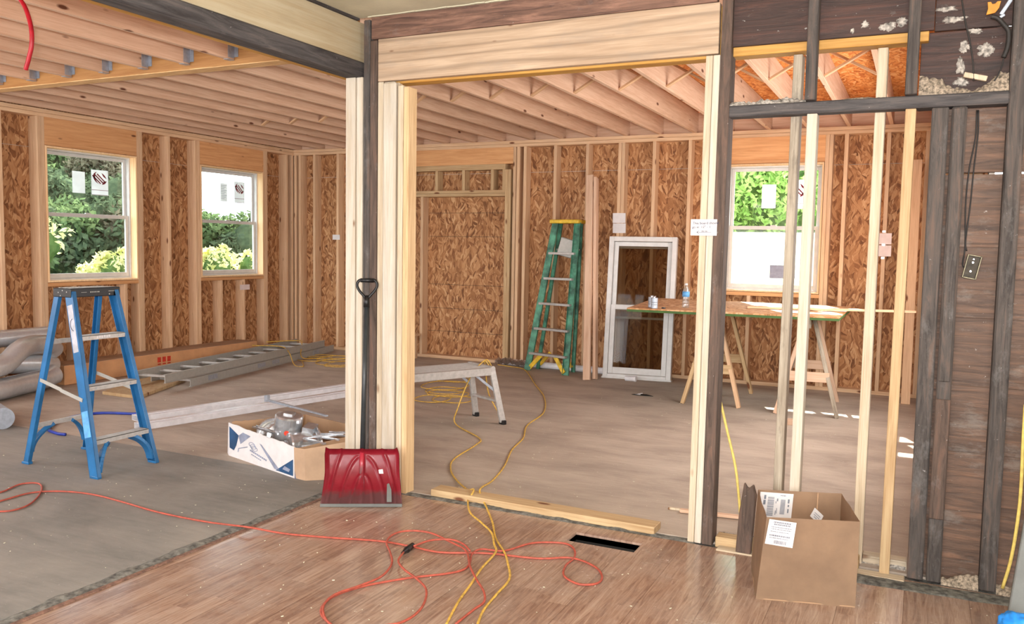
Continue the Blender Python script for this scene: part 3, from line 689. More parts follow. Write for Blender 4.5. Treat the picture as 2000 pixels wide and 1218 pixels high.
# row of bare studs right of it
lean('bare_stud', -0.598, -0.584, yC+0.14, 0.042, 0.09, 'speck', 2.448, 'mildew-spotted stud rising past the dark crossbeam, leftmost of the bare studs')
lean('bare_stud', -0.505, -0.497, yC+0.045, 0.046, 0.09, 'grey_pale', 2.148, 'whitish stud ending under the dark crossbeam, second of the bare studs', 0.046)
lean('bare_stud', -0.214, -0.208, yC+0.14, 0.044, 0.09, 'pale', 2.448, 'cream stud passing behind the dark crossbeam, third of the bare studs')
lean('bare_stud', -0.088, -0.077, yC+0.045, 0.044, 0.09, 'yellow_pine', 2.148, 'yellowish knotty stud ending under the dark crossbeam, nearest the dark posts')
T(bb('crossbeam', (-0.888, yC-0.004, 2.150), (0.305, yC+0.085, 2.205), 'old_beam', None, 'x', 0.006), 'dark old crossbeam over the bare studs with plaster rubble on top', 'beam')
T(bb('old_stub_stud', (-0.530, yC-0.04, 2.206), (-0.482, yC+0.024, 2.83), 'old_post', None, 'z', 0.004), 'short dark stud above the crossbeam, left one beside the spotted stud', 'stud')
T(bb('old_stub_stud', (-0.105, yC-0.04, 2.206), (-0.055, yC+0.024, 2.83), 'old_post', None, 'z', 0.004), 'short dark stud above the crossbeam, right one at the end of the yellow beam', 'stud')
T(bb('old_post', (0.008, yC, 0.0), (0.076, yC+0.088, 2.148), 'old_post', None, 'z', 0.005), 'tall dark grey post where the bare studs end', 'post')
q = board('old_post', (0.118, yC+0.03, 0.0), (0.118, yC+0.03, 2.148), 0.06, 0.06, 'old_post', None, (0, 1, 0), 0.006)
T(q, 'dark grey post doubled against the tall post, split into stepped pieces', 'post')
T(bb('old_block', (0.094, yC-0.014, 0.93), (0.14, yC, 2.14), 'old_post', None, 'z', 0.004), 'upper dark strip nailed on the doubled post', 'board')
T(bb('old_block', (0.086, yC-0.016, 0.30), (0.148, yC, 0.85), 'old_post_brown', None, 'z', 0.004), 'short dark block nailed low on the doubled post', 'board')
T(bb('old_post', (0.302, yC, 0.0), (0.368, yC+0.088, 2.83), 'old_post', None, 'z', 0.006), 'dark full-height post at the right with bare reddish scars', 'post')
# sole pieces and thresholds
T(board('threshold_board', fl(851, 963)+V(0, 0, .02), fl(1284, 1038)+V(0, 0, .02), 0.115, 0.04, 'yellow_pine', None, (0, 0, 1)), 'long pale board lying on the floor across the central opening', 'board')
T(bb('threshold_board', (-0.88, yC+0.015, -0.01), (-0.2, yC+0.10, 0.045), 'yellow_pine', None, 'x', 0.004), 'old tan sill piece between the dark post and the carton', 'board')
T(bb('threshold_board', (-0.19, yC+0.12, -0.01), (0.005, yC+0.2, 0.035), 'pale', None, 'x', 0.004), 'pale sill board behind the foot of the yellowish stud', 'board')
T(bb('threshold_board', (-0.86, yC-0.06, -0.02), (0.0, yC+0.012, 0.006), 'pale', None, 'x', 0.004), 'flat splintered pale lath along the edge of the laminate', 'board')
rough_strip('rubble', (-0.9, 4.40, 0), (0.0, 4.42, 0), 0.16, 'debris', 0.03, None, 9, 60, 6)
tag(bpy.data.objects['rubble'], 'grey plaster rubble along the sill behind the carton', 'rubble', kind='stuff')
for (a, b, wd, h, mt, lb) in (((-0.89, 4.285, 2.205), (-0.53, 4.285, 2.205), 0.08, 0.07, 'debris', 'pile of grey plaster crumbs on the crossbeam above the first bare stud'),
                          ((-0.47, 4.285, 2.205), (-0.11, 4.285, 2.205), 0.07, 0.02, 'woodchips', 'thin layer of tan plaster dust along the crossbeam between the stub studs'),
                          ((-0.05, 4.285, 2.205), (0.30, 4.285, 2.205), 0.085, 0.11, 'woodchips', 'deep heap of plaster crumbs on the right end of the crossbeam'),
                          ((0.15, 4.28, 0.0), (0.30, 4.28, 0.0), 0.08, 0.05, 'woodchips', 'tan sawdust heap between the dark posts at the floor'),
                          ((0.37, 4.28, 0.0), (0.46, 4.28, 0.0), 0.08, 0.04, 'woodchips', 'small tan sawdust heap right of the scarred dark post')):
    tag(rough_strip('debris_heap', a, b, wd, mt, h, None, int(a[0]*50), 70, 12), lb, 'debris', kind='stuff')
tag(rough_strip('floor_dust', (-0.2, 4.13, 0.0), (0.6, 4.17, 0), 0.14, 'mortar', 0.012, None, 21, 90, 7), 'dark grit along the foot of the plank wall', 'debris', kind='stuff')

# ================================================================== LOOSE THINGS
def U(v): return Vector(v).normalized()
def box_on(name, pts4, h, mat, parent=None, z0=0.0, bevel=0.0):
    return MB().prism([Vector((p[0], p[1], z0)) for p in pts4], (0, 0, h)).build(name, mat, parent, bevel=bevel)

# ---- blue stepladder
LF = [V(-4.615, 3.575, 0), V(-4.625, 4.03, 0)]; LR = [V(-5.315, 3.60, 0), V(-5.33, 4.055, 0)]
TF = [V(-4.935, 3.665, 1.145), V(-4.935, 3.985, 1.145)]; TR = [V(-5.06, 3.675, 1.145), V(-5.06, 3.975, 1.145)]
lad = empty('stepladder', (-4.97, 3.81, 0), 0, 'blue fibreglass stepladder with black top standing open on the grey floor', 'ladder')
def chan(b, p0, p1, side, w=0.066, t=0.022, lip=0.006, wall=0.004):
    """C-channel rail: web faces 'side' (+/-y), flanges point inward"""
    f = frame(p0, p1, (0, 1, 0)); p0, p1 = Vector(p0), Vector(p1); y = f.col[1]; x = f.col[0]
    b.box((p0+p1)/2 + y*side*(t/2-wall/2), (w, wall, (p1-p0).length), f)
    for s_ in (-1, 1): b.box((p0+p1)/2 + x*s_*(w/2-wall/2), (wall, t, (p1-p0).length), f)
    return b
def rail(name, p0, p1, side, mat, par, **k): return chan(MB(), p0, p1, side, **k).build(name, mat, par, bevel=0.0008)
for i, sd in ((0, -1), (1, 1)):
    r = rail('front_rail', LF[i], TF[i]+V(0, 0, .01), sd, 'blue', lad, w=0.075, t=0.028)
    rail('rear_rail', LR[i], TR[i]+V(0, 0, .01), sd, 'blue', lad, w=0.046, t=0.026)
    if i == 0:
        a = LF[0].lerp(TF[0], 0.94); b_ = LF[0].lerp(TF[0], 0.68)
        st = board('warning_label', b_+V(0, -0.0155, 0), a+V(0, -0.0155, 0), 0.050, 0.001, 'label_grey', r, (0, 1, 0), 0)
        b2 = LF[0].lerp(TF[0], 0.36); a2 = LF[0].lerp(TF[0], 0.22)
        board('size_label', a2+V(0, -0.0155, 0), b2+V(0, -0.0155, 0), 0.06, 0.001, 'ltblue', r, (0, 1, 0), 0)
        g = MB(); cpt = LF[0].lerp(TF[0], 0.83)+V(0, -0.0168, 0); fx = frame(LF[0], TF[0], (0, 1, 0))
        g.tube([cpt+fx@V(0.012+0.028*math.cos(t), 0, 0.04*math.sin(t)) for t in [1.7+i_*0.28 for i_ in range(11)]], 0.0018, 5)
        g.build('label_mark', 'ink', r)
cap = MB()
cx0, cx1, cy0, cy1 = -5.085, -4.91, 3.645, 4.015
cap.prism([V(cx0+.012, cy0-.003, 1.125), V(cx1+.006, cy0-.003, 1.125), V(cx1+.006, cy1+.003, 1.125), V(cx0+.012, cy1+.003, 1.125)], (0, 0, 0.058))
cp = cap.build('top_cap', 'black', lad, bevel=0.004)
m = MB()
for i in range(7):
    for j in range(3): m.box((cx0+0.04+j*0.045, cy0+0.04+i*0.047, 1.184), (0.02, 0.03, 0.003))
m.build('grip_pattern', 'alu_dull', cp)
m = MB(); x = cx1+0.007
for i, w_ in enumerate((0.010, 0.008, 0.008, 0.009, 0.007, 0.012)): m.box((x, 3.79+i*0.012, 1.156), (0.001, w_*0.75, 0.007))
m.box((x, 3.955, 1.158), (0.001, 0.06, 0.003)).box((x, 3.74, 1.156), (0.001, 0.04, 0.002))
m.build('brand_mark', 'alu_dull', cp)
for p in ((cy0-.004, 0.03, 1.16), (cy0-.004, 0.07, 1.168), (cy0-.004, 0.11, 1.155), (cy0-.004, 0.09, 1.135)): MB().cyl((cx1-p[1], p[0], p[2]), (cx1-p[1], p[0]+0.004, p[2]), 0.004, n=8).build('rivet', 'alu', cp)
MB().cyl((x-.001, 3.93, 1.138), (x+.002, 3.93, 1.138), 0.004, n=8).build('rivet', 'alu', cp)
for k, z in enumerate((0.235, 0.565, 0.88)):
    t = z/1.145; a = LF[0].lerp(TF[0], t)+V(0, .014, 0); b_ = LF[1].lerp(TF[1], t)-V(0, .014, 0)
    s_ = MB().box2((a.x-0.04, a.y, z-0.003), (a.x+0.04, b_.y, z)).box2((a.x+0.037, a.y, z-0.03), (a.x+0.04, b_.y, z)).box2((a.x-0.04, a.y, z-0.03), (a.x-0.037, b_.y, z))
    for i_ in range(5): s_.box2((a.x-0.032+i_*0.015, a.y, z), (a.x-0.028+i_*0.015, b_.y, z+0.0015))
    stp = s_.build('step', 'alu', lad)
    for yy in (a.y+0.05, b_.y-0.05): MB().cyl((a.x+0.04, yy, z-0.015), (a.x+0.043, yy, z-0.015), 0.004, n=8).build('rivet', 'steel', stp)
    if k == 2:
        m = MB()
        for i_ in range(6): m.box((a.x+0.041, a.y+0.11+i_*0.018, z-0.015+(i_ % 2)*0.002), (0.0012, 0.013, 0.016))
        m.build('worn_sticker', 'paper', stp)
# knee braces
def arc_brace(par, foot, mid, mat, t=0.022, w=0.03):
    foot, mid = Vector(foot), Vector(mid); pts = []
    for i in range(9):
        u = i/8; c = foot.lerp(mid, u); pts.append(c)
    m = MB(); ctrl = Vector((foot.x, foot.y + (mid.y-foot.y)*0.12, mid.z*0.75))
    pts = [foot*(1-u)**2+ctrl*2*u*(1-u)+mid*u*u for u in [i/10 for i in range(11)]]
    for i in range(10): m.bar(pts[i], pts[i+1]+(pts[i+1]-pts[i])*0.15, w, t, (0, 1, 0.3))
    return m.build('knee_brace', mat, par, bevel=0.002)
z = 0.205
for i, sg in ((0, 1), (1, -1)):
    f0 = LF[i].lerp(TF[i], 0.02)+V(0, sg*0.02, 0); ym = (LF[0].y+LF[1].y)/2
    arc_brace(lad, f0+V(0, 0, 0.01), (LF[0].lerp(TF[0], 0.18).x, ym-sg*0.085, z), 'blue', w=0.055)
    g0 = LR[i].lerp(TR[i], 0.05)+V(0, sg*0.02, 0)
    arc_brace(lad, g0+V(0, 0, 0.02), (LR[0].lerp(TR[0], 0.22).x, (LR[0].y+LR[1].y)/2-sg*0.07, 0.25), 'blue', w=0.03)
ra, rb = LR[0].lerp(TR[0], 0.225), LR[1].lerp(TR[1], 0.225)
MB().bar(ra+V(0, .01, 0), rb-V(0, .01, 0), 0.03, 0.012, (1, 0, 0)).build('rear_brace', 'alu', lad)
ra, rb = LR[0].lerp(TR[0], 0.72), LR[1].lerp(TR[1], 0.72)
MB().bar(ra+V(0, .01, 0), rb-V(0, .01, 0), 0.03, 0.012, (1, 0, 0)).build('rear_brace', 'alu', lad)
for i, off in ((0, -0.018), (1, 0.018)):
    a = LF[i].lerp(TF[i], 0.42)+V(0, off, 0); b_ = LR[i].lerp(TR[i], 0.50)+V(0, off, 0); c = a.lerp(b_, 0.5)-V(0, 0, 0.0)
    MB().bar(a, c+V(0, -0.004, 0), 0.004, 0.024, (0, 0, 1)).bar(c+V(0, 0.004, 0), b_, 0.004, 0.024, (0, 0, 1)).build('spreader', 'alu_dull', lad)
for p in LF+LR: MB().box((p.x, p.y, 0.008), (0.07, 0.032, 0.016)).build('foot_pad', 'blue', lad, bevel=0.002)

# ---- foil ducts by the left wall
def ductmb(pts, r, pitch=0.012):
    P = smooth(pts, 10); L = [0]
    for i in range(1, len(P)): L.append(L[-1]+(P[i]-P[i-1]).length)
    n = int(L[-1]/pitch*2); out = []; j = 0
    for i in range(n+1):
        d = L[-1]*i/n
        while j < len(L)-2 and L[j+1] < d: j += 1
        out.append(P[j].lerp(P[j+1], (d-L[j])/(max(1e-6, L[j+1]-L[j]))))
    return MB().tube(out, r, 20, rf=lambda i: r*(1.0 if i % 2 else 0.972))
def duct(name, pts, r, label): return T(ductmb(pts, r).build(name, 'duct', None, smooth=True), label, 'duct')
duct('flexible_duct', [(-7.62, 4.1, .105), (-7.58, 4.75, .105), (-7.7, 5.15, .105), (-7.79, 5.45, .11), (-7.83, 5.62, .14)], 0.10, 'silver foil duct lying along the floor, lowest of the duct heap at the left')
duct('flexible_duct', [(-7.55, 4.0, .31), (-7.58, 4.65, .312), (-7.62, 4.95, .325), (-7.72, 5.18, .43), (-7.84, 5.38, .455), (-7.92, 5.62, .43), (-7.97, 5.72, .36)], 0.095, 'silver foil duct curving up in an S over the lowest duct')
duct('flexible_duct', [(-8.02, 4.1, .52), (-8.04, 4.7, .525), (-8.03, 5.0, .53), (-8.04, 5.25, .52), (-8.06, 5.7, .52)], 0.085, 'silver foil duct at the back of the heap against the studs')
duct('flexible_duct', [(-8.0, 4.2, .30), (-8.0, 4.8, .30), (-7.97, 5.2, .28), (-7.95, 5.55, .24), (-7.97, 5.7, .20)], 0.10, 'silver foil duct half hidden in the middle of the heap')
MBd = MB().cyl(fl(-30, 812)+V(0, 0, .085), fl(6, 838)+V(0, 0, .085), 0.085, n=24)
T(MBd.build('duct_pipe', 'steel', None, smooth=False), 'grey round pipe end poking in at the left edge of the floor', 'pipe')

# ---- long carton and plank by the left wall
lb = empty('long_carton', (-8.0, 6.9, 0), 0, 'long tan cardboard carton lying under the left windows with red print', 'box')
MB().box2((-8.19, 5.75, 0.001), (-7.86, 8.55, 0.20)).build('carton_body', 'card_orange', lb, bevel=0.006)
MB().box2((-8.185, 5.76, 0.2), (-7.87, 8.54, 0.203)).build('lid', 'card', lb)
m = MB()
for i_ in range(3): m.box((-7.859, 6.95+i_*0.07, 0.13), (0.001, 0.05, 0.06)).box((-7.859, 6.95+i_*0.07, 0.08), (0.001, 0.045, 0.015))
m.build('printed_mark', 'red_print', lb)
p = [fl(200, 770), fl(271, 779), fl(362, 745), fl(305, 735)]
T(box_on('plank', p, 0.03, 'yellow_pine', bevel=0.002), 'short weathered plank on the floor by the extension ladder', 'plank')

# ---- aluminium extension ladder on the floor
ex = empty('extension_ladder', (-7.1, 7.8, 0), 0, 'grey aluminium extension ladder lying flat on the floor by the left wall', 'ladder')
na, nb = V(-6.74, 6.35, 0), V(-7.36, 9.52, 0); d = (nb-na).normalized(); s_ = V(-d.y, d.x, 0)*0.46
def sect(a, b, z0, h, n, par, wdt):
    dd = (b-a).normalized(); sd = V(-dd.y, dd.x, 0)*wdt
    for o_ in (V(0, 0, 0), sd):
        MB().box((a+b)/2+o_+V(0, 0, z0+h/2), (0.008, h, (b-a).length), frame(a, b, (0, 0, 1))).box((a+b)/2+o_+V(0, 0, z0+h), (0.03, 0.005, (b-a).length), frame(a, b, (0, 0, 1))).box((a+b)/2+o_+V(0, 0, z0+.003), (0.03, 0.005, (b-a).length), frame(a, b, (0, 0, 1))).build('side_rail', 'alu_dull', par)
    for i in range(n):
        c = a.lerp(b, (i+0.45)/n)+V(0, 0, z0+h/2)
        MB().box(c+sd/2, ((wdt), 0.034, 0.024), Matrix((sd.normalized(), dd, (0, 0, 1))).transposed()).build('rung', 'alu', par, bevel=0.004)
sect(na, nb, 0.0, 0.085, 10, ex, 0.47)
sect(na+V(0.055, -0.36, 0)+s_*0.03, nb-d*0.25+s_*0.03, 0.09, 0.085, 10, ex, 0.42)
for t in (0.12, 0.42, 0.52, 0.84):
    c = na.lerp(nb, t); f = frame(na, nb, (0, 0, 1))
    MB().box(c+V(0, 0, 0.05)+f.col[0]*(-0.0 if f.col[0].x < 0 else 0.0)+V(0.008, 0, 0), (0.003, 0.05, 0.16), f).build('rail_bracket', 'steel', ex)

# ---- white downspouts on the floor
for j, (a, b_, zz, w_, lbl) in enumerate(((fl(265, 822), fl(830, 736), 0.0, 0.125, 'long white metal channel on the floor behind the ladder, rear of two'), (fl(270, 838), fl(800, 753), 0.0, 0.125, 'long white metal channel on the floor behind the torn box, front of two'))):
    dd = (b_-a).normalized(); sd = V(-dd.y, dd.x, 0)
    ds = empty('metal_channel', a, 0, lbl, 'channel')
    m = MB(); f = Matrix((sd, V(0, 0, 1), dd)).transposed(); c = (a+b_)/2; L = (b_-a).length
    m.box(c+V(0, 0, 0.003), (w_, 0.004, L), f).box(c+sd*w_/2+V(0, 0, 0.024), (0.003, 0.046, L), f).box(c-sd*w_/2+V(0, 0, 0.024), (0.003, 0.046, L), f).box(c+V(0, 0, 0.046), (w_, 0.003, L), f).box(c+V(0, 0, 0.05), (w_*0.35, 0.008, L), f)
    m.build('channel_body', 'downspout', ds)
    MB().box(b_-dd*0.03+V(0, 0, 0.024), (w_+0.006, 0.056, 0.05), f).build('end_cap', 'downspout', ds)

# ---- torn carton of light fittings
A_ = V(-4.33, 4.42, 0); B_ = V(-3.545, 4.185, 0); D_ = V(-4.10, 4.97, 0); Cc = B_+(D_-A_)
tb = empty('torn_carton', A_.lerp(Cc, 0.5), 0, 'torn white and blue carton full of shiny metal fittings, brown flap folded out', 'box')
def wall3(b, p0, p1, h0, h1, t=0.006, tear=0.0, n=24, lean_=V(0, 0, 0), inward=None, seed=0):
    p0, p1 = Vector(p0), Vector(p1); dd = (p1-p0).normalized(); nrm = V(-dd.y, dd.x, 0)*t; lo = []; hi = []
    for i in range(n+1):
        u = i/n; h = h0+(h1-h0)*u + tear*(mnoise.noise((u*9, seed, 0))+0.5*mnoise.noise((u*27, seed, 1)))
        q = p0.lerp(p1, u); lo.append(q); hi.append(q+V(0, 0, h)+lean_)
    for i in range(n):
        vs = [b.bm.verts.new(v) for v in (lo[i], lo[i+1], hi[i+1], hi[i], lo[i]+nrm, lo[i+1]+nrm, hi[i+1]+nrm, hi[i]+nrm)]
        for fidx in ((0, 1, 2, 3), (7, 6, 5, 4), (0, 4, 5, 1), (3, 2, 6, 7), (1, 5, 6, 2), (0, 3, 7, 4)): b.bm.faces.new([vs[k] for k in fidx])
    return b
fr = wall3(MB(), A_, B_, 0.235, 0.205, tear=0.012, seed=2).build('printed_panel', 'paper', tb)
m = wall3(MB(), A_+(D_-A_)*0.02+V(.02, .0, 0), D_, 0.24, 0.22, tear=0.01, seed=5); wall3(m, D_, Cc, 0.22, 0.23, seed=6); wall3(m, B_+(Cc-B_)*0.02, Cc, 0.19, 0.23, seed=7)
m.prism([A_+V(.02, .01, 0.002), B_+V(0, .01, 0.002), Cc+V(0, 0, .002), D_+V(0, 0, .002)], (0, 0, 0.004)); m.build('carton_wall', 'card_in', tb)
m = MB(); dd = (B_-A_).normalized(); nr = V(dd.y, -dd.x, 0); P_ = lambda u, z, k=1: A_.lerp(B_, u)+nr*0.0015*k+V(0, 0, z)
m.prism([P_(0.02, .06), P_(0.02, .21), P_(0.17, .165), P_(0.13, .09), P_(0.09, .05)], nr*0.001); m.build('blue_print', 'navy', fr); m = MB(); m.prism([P_(0.74, .012), P_(0.985, .012), P_(0.985, .12)], nr*0.001)
m.build('blue_print', 'navy', fr)
m = MB(); m.prism([P_(0.17, .165, 1.2), P_(0.24, .195, 1.2), P_(0.36, .185, 1.2), P_(0.20, .11, 1.2)], nr*0.001); m.prism([P_(0.5, .155, 1), P_(0.53, .15, 1), P_(0.80, .018, 1), P_(0.72, .018, 1)], nr*0.001)
m.prism([P_(0.84, .035, 2), P_(0.93, .03, 2), P_(0.95, .05, 2), P_(0.87, .06, 2)], nr*0.001)
for i in range(3): m.tube([P_(0.38+0.02*i+0.045*math.cos(t), .13-.012*i+0.014*math.sin(t), 1.5) for t in [k*0.5 for k in range(13)]], 0.0022, 5)
m.tube([P_(0.17, .075, 2), P_(0.31, .105, 2)], 0.003, 5).tube([P_(0.17, .075, 2), P_(0.16, .05, 2)], 0.003, 5)
for i in range(10): m.box(P_(0.36+0.026*i, .088-.0035*i, 1.6), (0.015, 0.002, 0.011), Matrix.Rotation(math.atan2(dd.y, dd.x), 3, 'Z'))
for i in range(6): m.box(P_(0.38+0.026*i, .062-.0035*i, 1.6), (0.015, 0.002, 0.006), Matrix.Rotation(math.atan2(dd.y, dd.x), 3, 'Z'))
m.build('grey_print', 'greyprint', fr)
# folded-out flap (its tip rests on the floor)
F0, F1, F2 = B_+V(.006, -.004, .003), V(-3.44, 4.165, .003), V(-3.215, 4.35, .003)
fm_ = wall3(MB(), F0, F1, 0.20, 0.205, t=0.005, n=6, lean_=V(0, -.006, 0)); wall3(fm_, F1, F2, 0.205, 0.245, t=0.005, n=8, lean_=V(0, -.006, 0))
fm_.build('flap', 'card', tb)
m = MB().prism([V(-3.535, 4.178, 0.0), V(-3.47, 4.19, 0.0), V(-3.50, 4.185, 0.08), V(-3.53, 4.18, 0.17)], (0, .004, 0)); m.build('blue_tab', 'navy', tb)
m = MB().prism([A_+V(0, 0, 0), A_+V(-0.06, 0.05, 0), A_+V(-0.055, 0.05, 0.15), A_+V(0, 0, 0.22)], (0, .004, 0)); m.build('torn_tab', 'paper', tb)
# metal fittings in it
def can(loc, rot, label, full=False):
    R_ = Matrix.Translation(loc) @ rot.to_4x4() @ Matrix.Scale(1.25, 4)
    e = empty('recessed_light_can', loc, 0, label, 'light fitting', 'light fittings in the torn carton')
    def bl(mb, n, mt, sm=False): return mb.build(n, mt, e, m=R_, smooth=sm)
    bl(MB().lathe([(0.075, 0), (0.083, 0), (0.083, 0.012), (0.0765, 0.014), (0.0765, 0.15), (0.07, 0.158), (0.05, 0.162)], n=28), 'housing', 'chrome')
    bl(MB().lathe([(0.095, -0.004), (0.10, -0.002), (0.095, 0.004), (0.08, 0.004)], n=28), 'trim_ring', 'chrome')
    if full: bl(MB().box((0.04, 0.085, 0.155), (0.30, 0.012, 0.016)), 'hanger_bar', 'steel')
    bl(MB().box((0.125, 0, 0.07), (0.06, 0.09, 0.1)).box((0.0, 0, 0.165), (0.05, 0.05, 0.012)), 'junction_box', 'chrome')
    if full: bl(MB().tube(smooth([(0.10, 0.02, 0.12), (0.11, 0.05, 0.17), (0.06, 0.06, 0.185), (0.02, 0.02, 0.17)]), 0.006), 'conduit', 'steel', True)
    return e
from mathutils import Euler
can((-3.88, 4.50, 0.135), Euler((0.12, 0.16, 0.35)).to_matrix(), 'shiny round light can standing upright in the torn carton with a red sticker')
m = MB().cyl((0, -.0775, 0.075), (0, -.0785, 0.075), 0.014, n=14); m.build('sticker', 'red_print', bpy.data.objects['recessed_light_can'], m=Matrix.Translation((-3.88, 4.50, 0.135)) @ Euler((0.12, 0.16, 0.35+.25)).to_matrix().to_4x4() @ Matrix.Scale(1.27, 4))
can((-4.14, 4.66, 0.12), Euler((1.4, 0.3, 0.9)).to_matrix(), 'dull light can lying on its side at the left of the torn carton')
can((-3.69, 4.57, 0.12), Euler((1.5, 0.2, -0.5)).to_matrix(), 'crumpled light can lying at the right of the torn carton beside the flap')
T(MB().bar((-4.50, 5.0, 0.29), (-3.66, 4.66, 0.31), 0.022, 0.012, (0, 0, 1)).bar((-4.50, 5.0, 0.285), (-4.1, 4.84, 0.295), 0.035, 0.006, (0, 0, 1)).box((-4.50, 5.0, 0.30), (0.03, 0.03, 0.05)).build('hanger_rail', 'steel', None, bevel=0.001), 'long steel hanger rail lying across the top of the torn carton', 'metal bar')
T(MB().bar((-4.2, 4.52, 0.20), (-3.85, 4.38, 0.215), 0.012, 0.012, (0, 0, 1)).bar((-4.15, 4.5, 0.215), (-3.9, 4.43, 0.21), 0.008, 0.012, (0, 0, 1)).build('hanger_rail', 'chrome', None), 'thin shiny rail just inside the printed side of the torn carton', 'metal bar')
for k in range(4):
    a = V(-3.66+k*0.03, 4.42+k*0.05, 0.20+0.008*k)
    T(MB().bar(a, a+V(0.22, 0.06*(k-1), 0.0), 0.02, 0.01, (0, 0, 1)).bar(a+V(0.02, -.02, .01), a+V(0.19, 0.05*(2-k), 0.02), 0.006, 0.006, (0, 0, 1)).build('metal_bracket', 'chrome', None), ['lowest', 'second', 'third', 'topmost'][k]+' small shiny bracket spilling over the brown flap of the torn carton', 'bracket', 'brackets spilling from the torn carton')

# ---- red snow shovel
sb0 = (fl(625, 990)+fl(786, 990))/2; Uu = U(fl(786, 990)-fl(625, 990)); Nk = onY(708, 880, 4.055); top = onY(717, 556, 4.205)
SW = U(Nk-sb0); SN = Uu.cross(SW); SH = (Nk-sb0).length
if SN.dot(V(0, 0, 1.5)-sb0) < 0: SN = -SN
sv = empty('snow_shovel', sb0, 0, 'dark red plastic snow shovel with black D-grip handle leaning on the corner posts', 'shovel')
bw = (fl(786, 990)-fl(625, 990)).length
m = MB(); NU, NV = 72, 40; grid = []
for j in range(NV+1):
    v = j/NV; row = []
    hw = bw/2*(1-0.075*min(1, v*1.6)+0.015*max(0, v-.6))
    for i in range(NU+1):
        u = -1+2*i/NU; uu = u
        z_ = v
        if v > 0.9: 
            k = (v-0.9)/0.1; uu = u*(1-0.05*k*k*abs(u)**6)
        dpt = -0.055*math.sin(math.pi*min(1, v*0.95))*(1-0.25*u*u) + 0.03*max(0, abs(u)-0.9)/0.1*v
        rib = 0
        for (uk, vk) in ((0.27, 0.62), (0.56, 0.93), (0.84, 1.25)):
            if v < vk:
                c_ = uk*math.sqrt(max(0, 1-(v/vk)**2)) if vk < 1 else uk*math.sqrt(max(0, 1-(v/vk)**2.4))
                rib = max(rib, math.exp(-((abs(u)-c_)/0.035)**2)*min(1, v/0.09))
        rib = max(rib, 1.3*math.exp(-(u/0.045)**2)*min(1, v/0.12))
        dpt += 0.011*rib
        if v > 0.95: dpt += 0.03*(v-0.95)/0.05
        row.append(m.bm.verts.new(sb0 + Uu*(uu*hw) + SW*(SH*z_) + SN*(dpt+0.012)))
    grid.append(row)
for j in range(NV):
    for i in range(NU): m.bm.faces.new((grid[j][i], grid[j][i+1], grid[j+1][i+1], grid[j+1][i]))
bmesh.ops.solidify(m.bm, geom=m.bm.faces[:], thickness=0.004)
bl = m.build('blade', 'shovel', sv, smooth=True, origin=sb0)
MB().bar(sb0-Uu*bw*0.497+SN*0.010+V(0, 0, .008), sb0+Uu*bw*0.497+SN*0.010+V(0, 0, .008), 0.006, 0.018, (0, 0, 1)).build('wear_strip', 'grey_panel', bl, bevel=0.001)
MB().prism([sb0+Uu*(bw*u_)+SW*(SH*v_)+SN*(-0.006+0.03*(0.5-v_)) for u_, v_ in ((0.31, .08), (0.37, .08), (0.365, .3), (0.335, .42), (0.31, .40))], SN*0.004).build('worn_patch', 'grey_panel', bl)
MB().prism([sb0+Uu*(bw*u_)+SW*(SH*v_)+SN*(-0.036) for u_, v_ in ((0.20, .62), (0.26, .62), (0.25, .70), (0.195, .69))], SN*0.004).build('sticker_remnant', 'paper', bl)
gr = top; hd = U(gr-Nk)
MB().cyl(Nk-hd*0.16+SN*0.012, Nk+hd*0.005, 0.012, 0.017).build('socket', 'shovel', sv, smooth=True)
ge = gr - hd*0.085
MB().cyl(Nk-hd*0.03, ge, 0.0155, 0.0145, n=20).build('shaft', 'handle', sv, smooth=True)
m = MB().tube(smooth([ge-hd*0.02, ge+hd*0.01+Uu*0.012, ge+hd*0.05+Uu*0.046, ge+hd*0.085+Uu*0.060, ge+hd*0.112+Uu*0.045, ge+hd*0.117+Uu*0.0, ge+hd*0.112-Uu*0.045, ge+hd*0.085-Uu*0.060, ge+hd*0.05-Uu*0.046, ge+hd*0.01-Uu*0.012, ge-hd*0.02], 6), 0.0085, 10)
m.cyl(ge-hd*0.05, ge+hd*0.02, 0.019, 0.015); m.cyl(ge+hd*0.112-Uu*0.04, ge+hd*0.112+Uu*0.04, 0.0125); m.build('grip', 'black', sv, smooth=True)

# ---- brown carton in front of the bare studs
ct0 = [V(-0.575, 3.665, 0), V(-0.182, 3.775, 0), V(-0.285, 4.165, 0), V(-0.665, 4.06, 0)]
ct1 = [V(-0.540, 3.645, .374), V(-0.180, 3.775, .374), V(-0.285, 4.18, .374), V(-0.645, 4.055, .374)]
bx = empty('open_carton', (-0.42, 3.92, 0), math.radians(15), 'large open brown cardboard carton with white shipping labels in front of the bare studs', 'box')
def panel(name, a, b, c, d_, t, mat, par, n=14, dent=0.004, seed=0):
    m = MB(); nrm = (b-a).cross(d_-a).normalized(); g = []
    for j in range(n+1):
        row = []
        for i in range(n+1):
            u, v = i/n, j/n; p_ = a.lerp(b, u).lerp(d_.lerp(c, u), v)
            k = min(u, 1-u)*4; k = min(1, k)
            row.append(m.bm.verts.new(p_+nrm*dent*k*mnoise.noise((u*3+seed, v*3, seed))))
        g.append(row)
    for j in range(n):
        for i in range(n): m.bm.faces.new((g[j][i], g[j][i+1], g[j+1][i+1], g[j+1][i]))
    bmesh.ops.solidify(m.bm, geom=m.bm.faces[:], thickness=t); return m.build(name, mat, par)
pf = panel('front_panel', ct0[0], ct0[1], ct1[1], ct1[0], 0.005, 'card', bx, seed=1, dent=0.006)
panel('side_panel', ct0[1], ct0[2], ct1[2], ct1[1], 0.005, 'card', bx, seed=2)
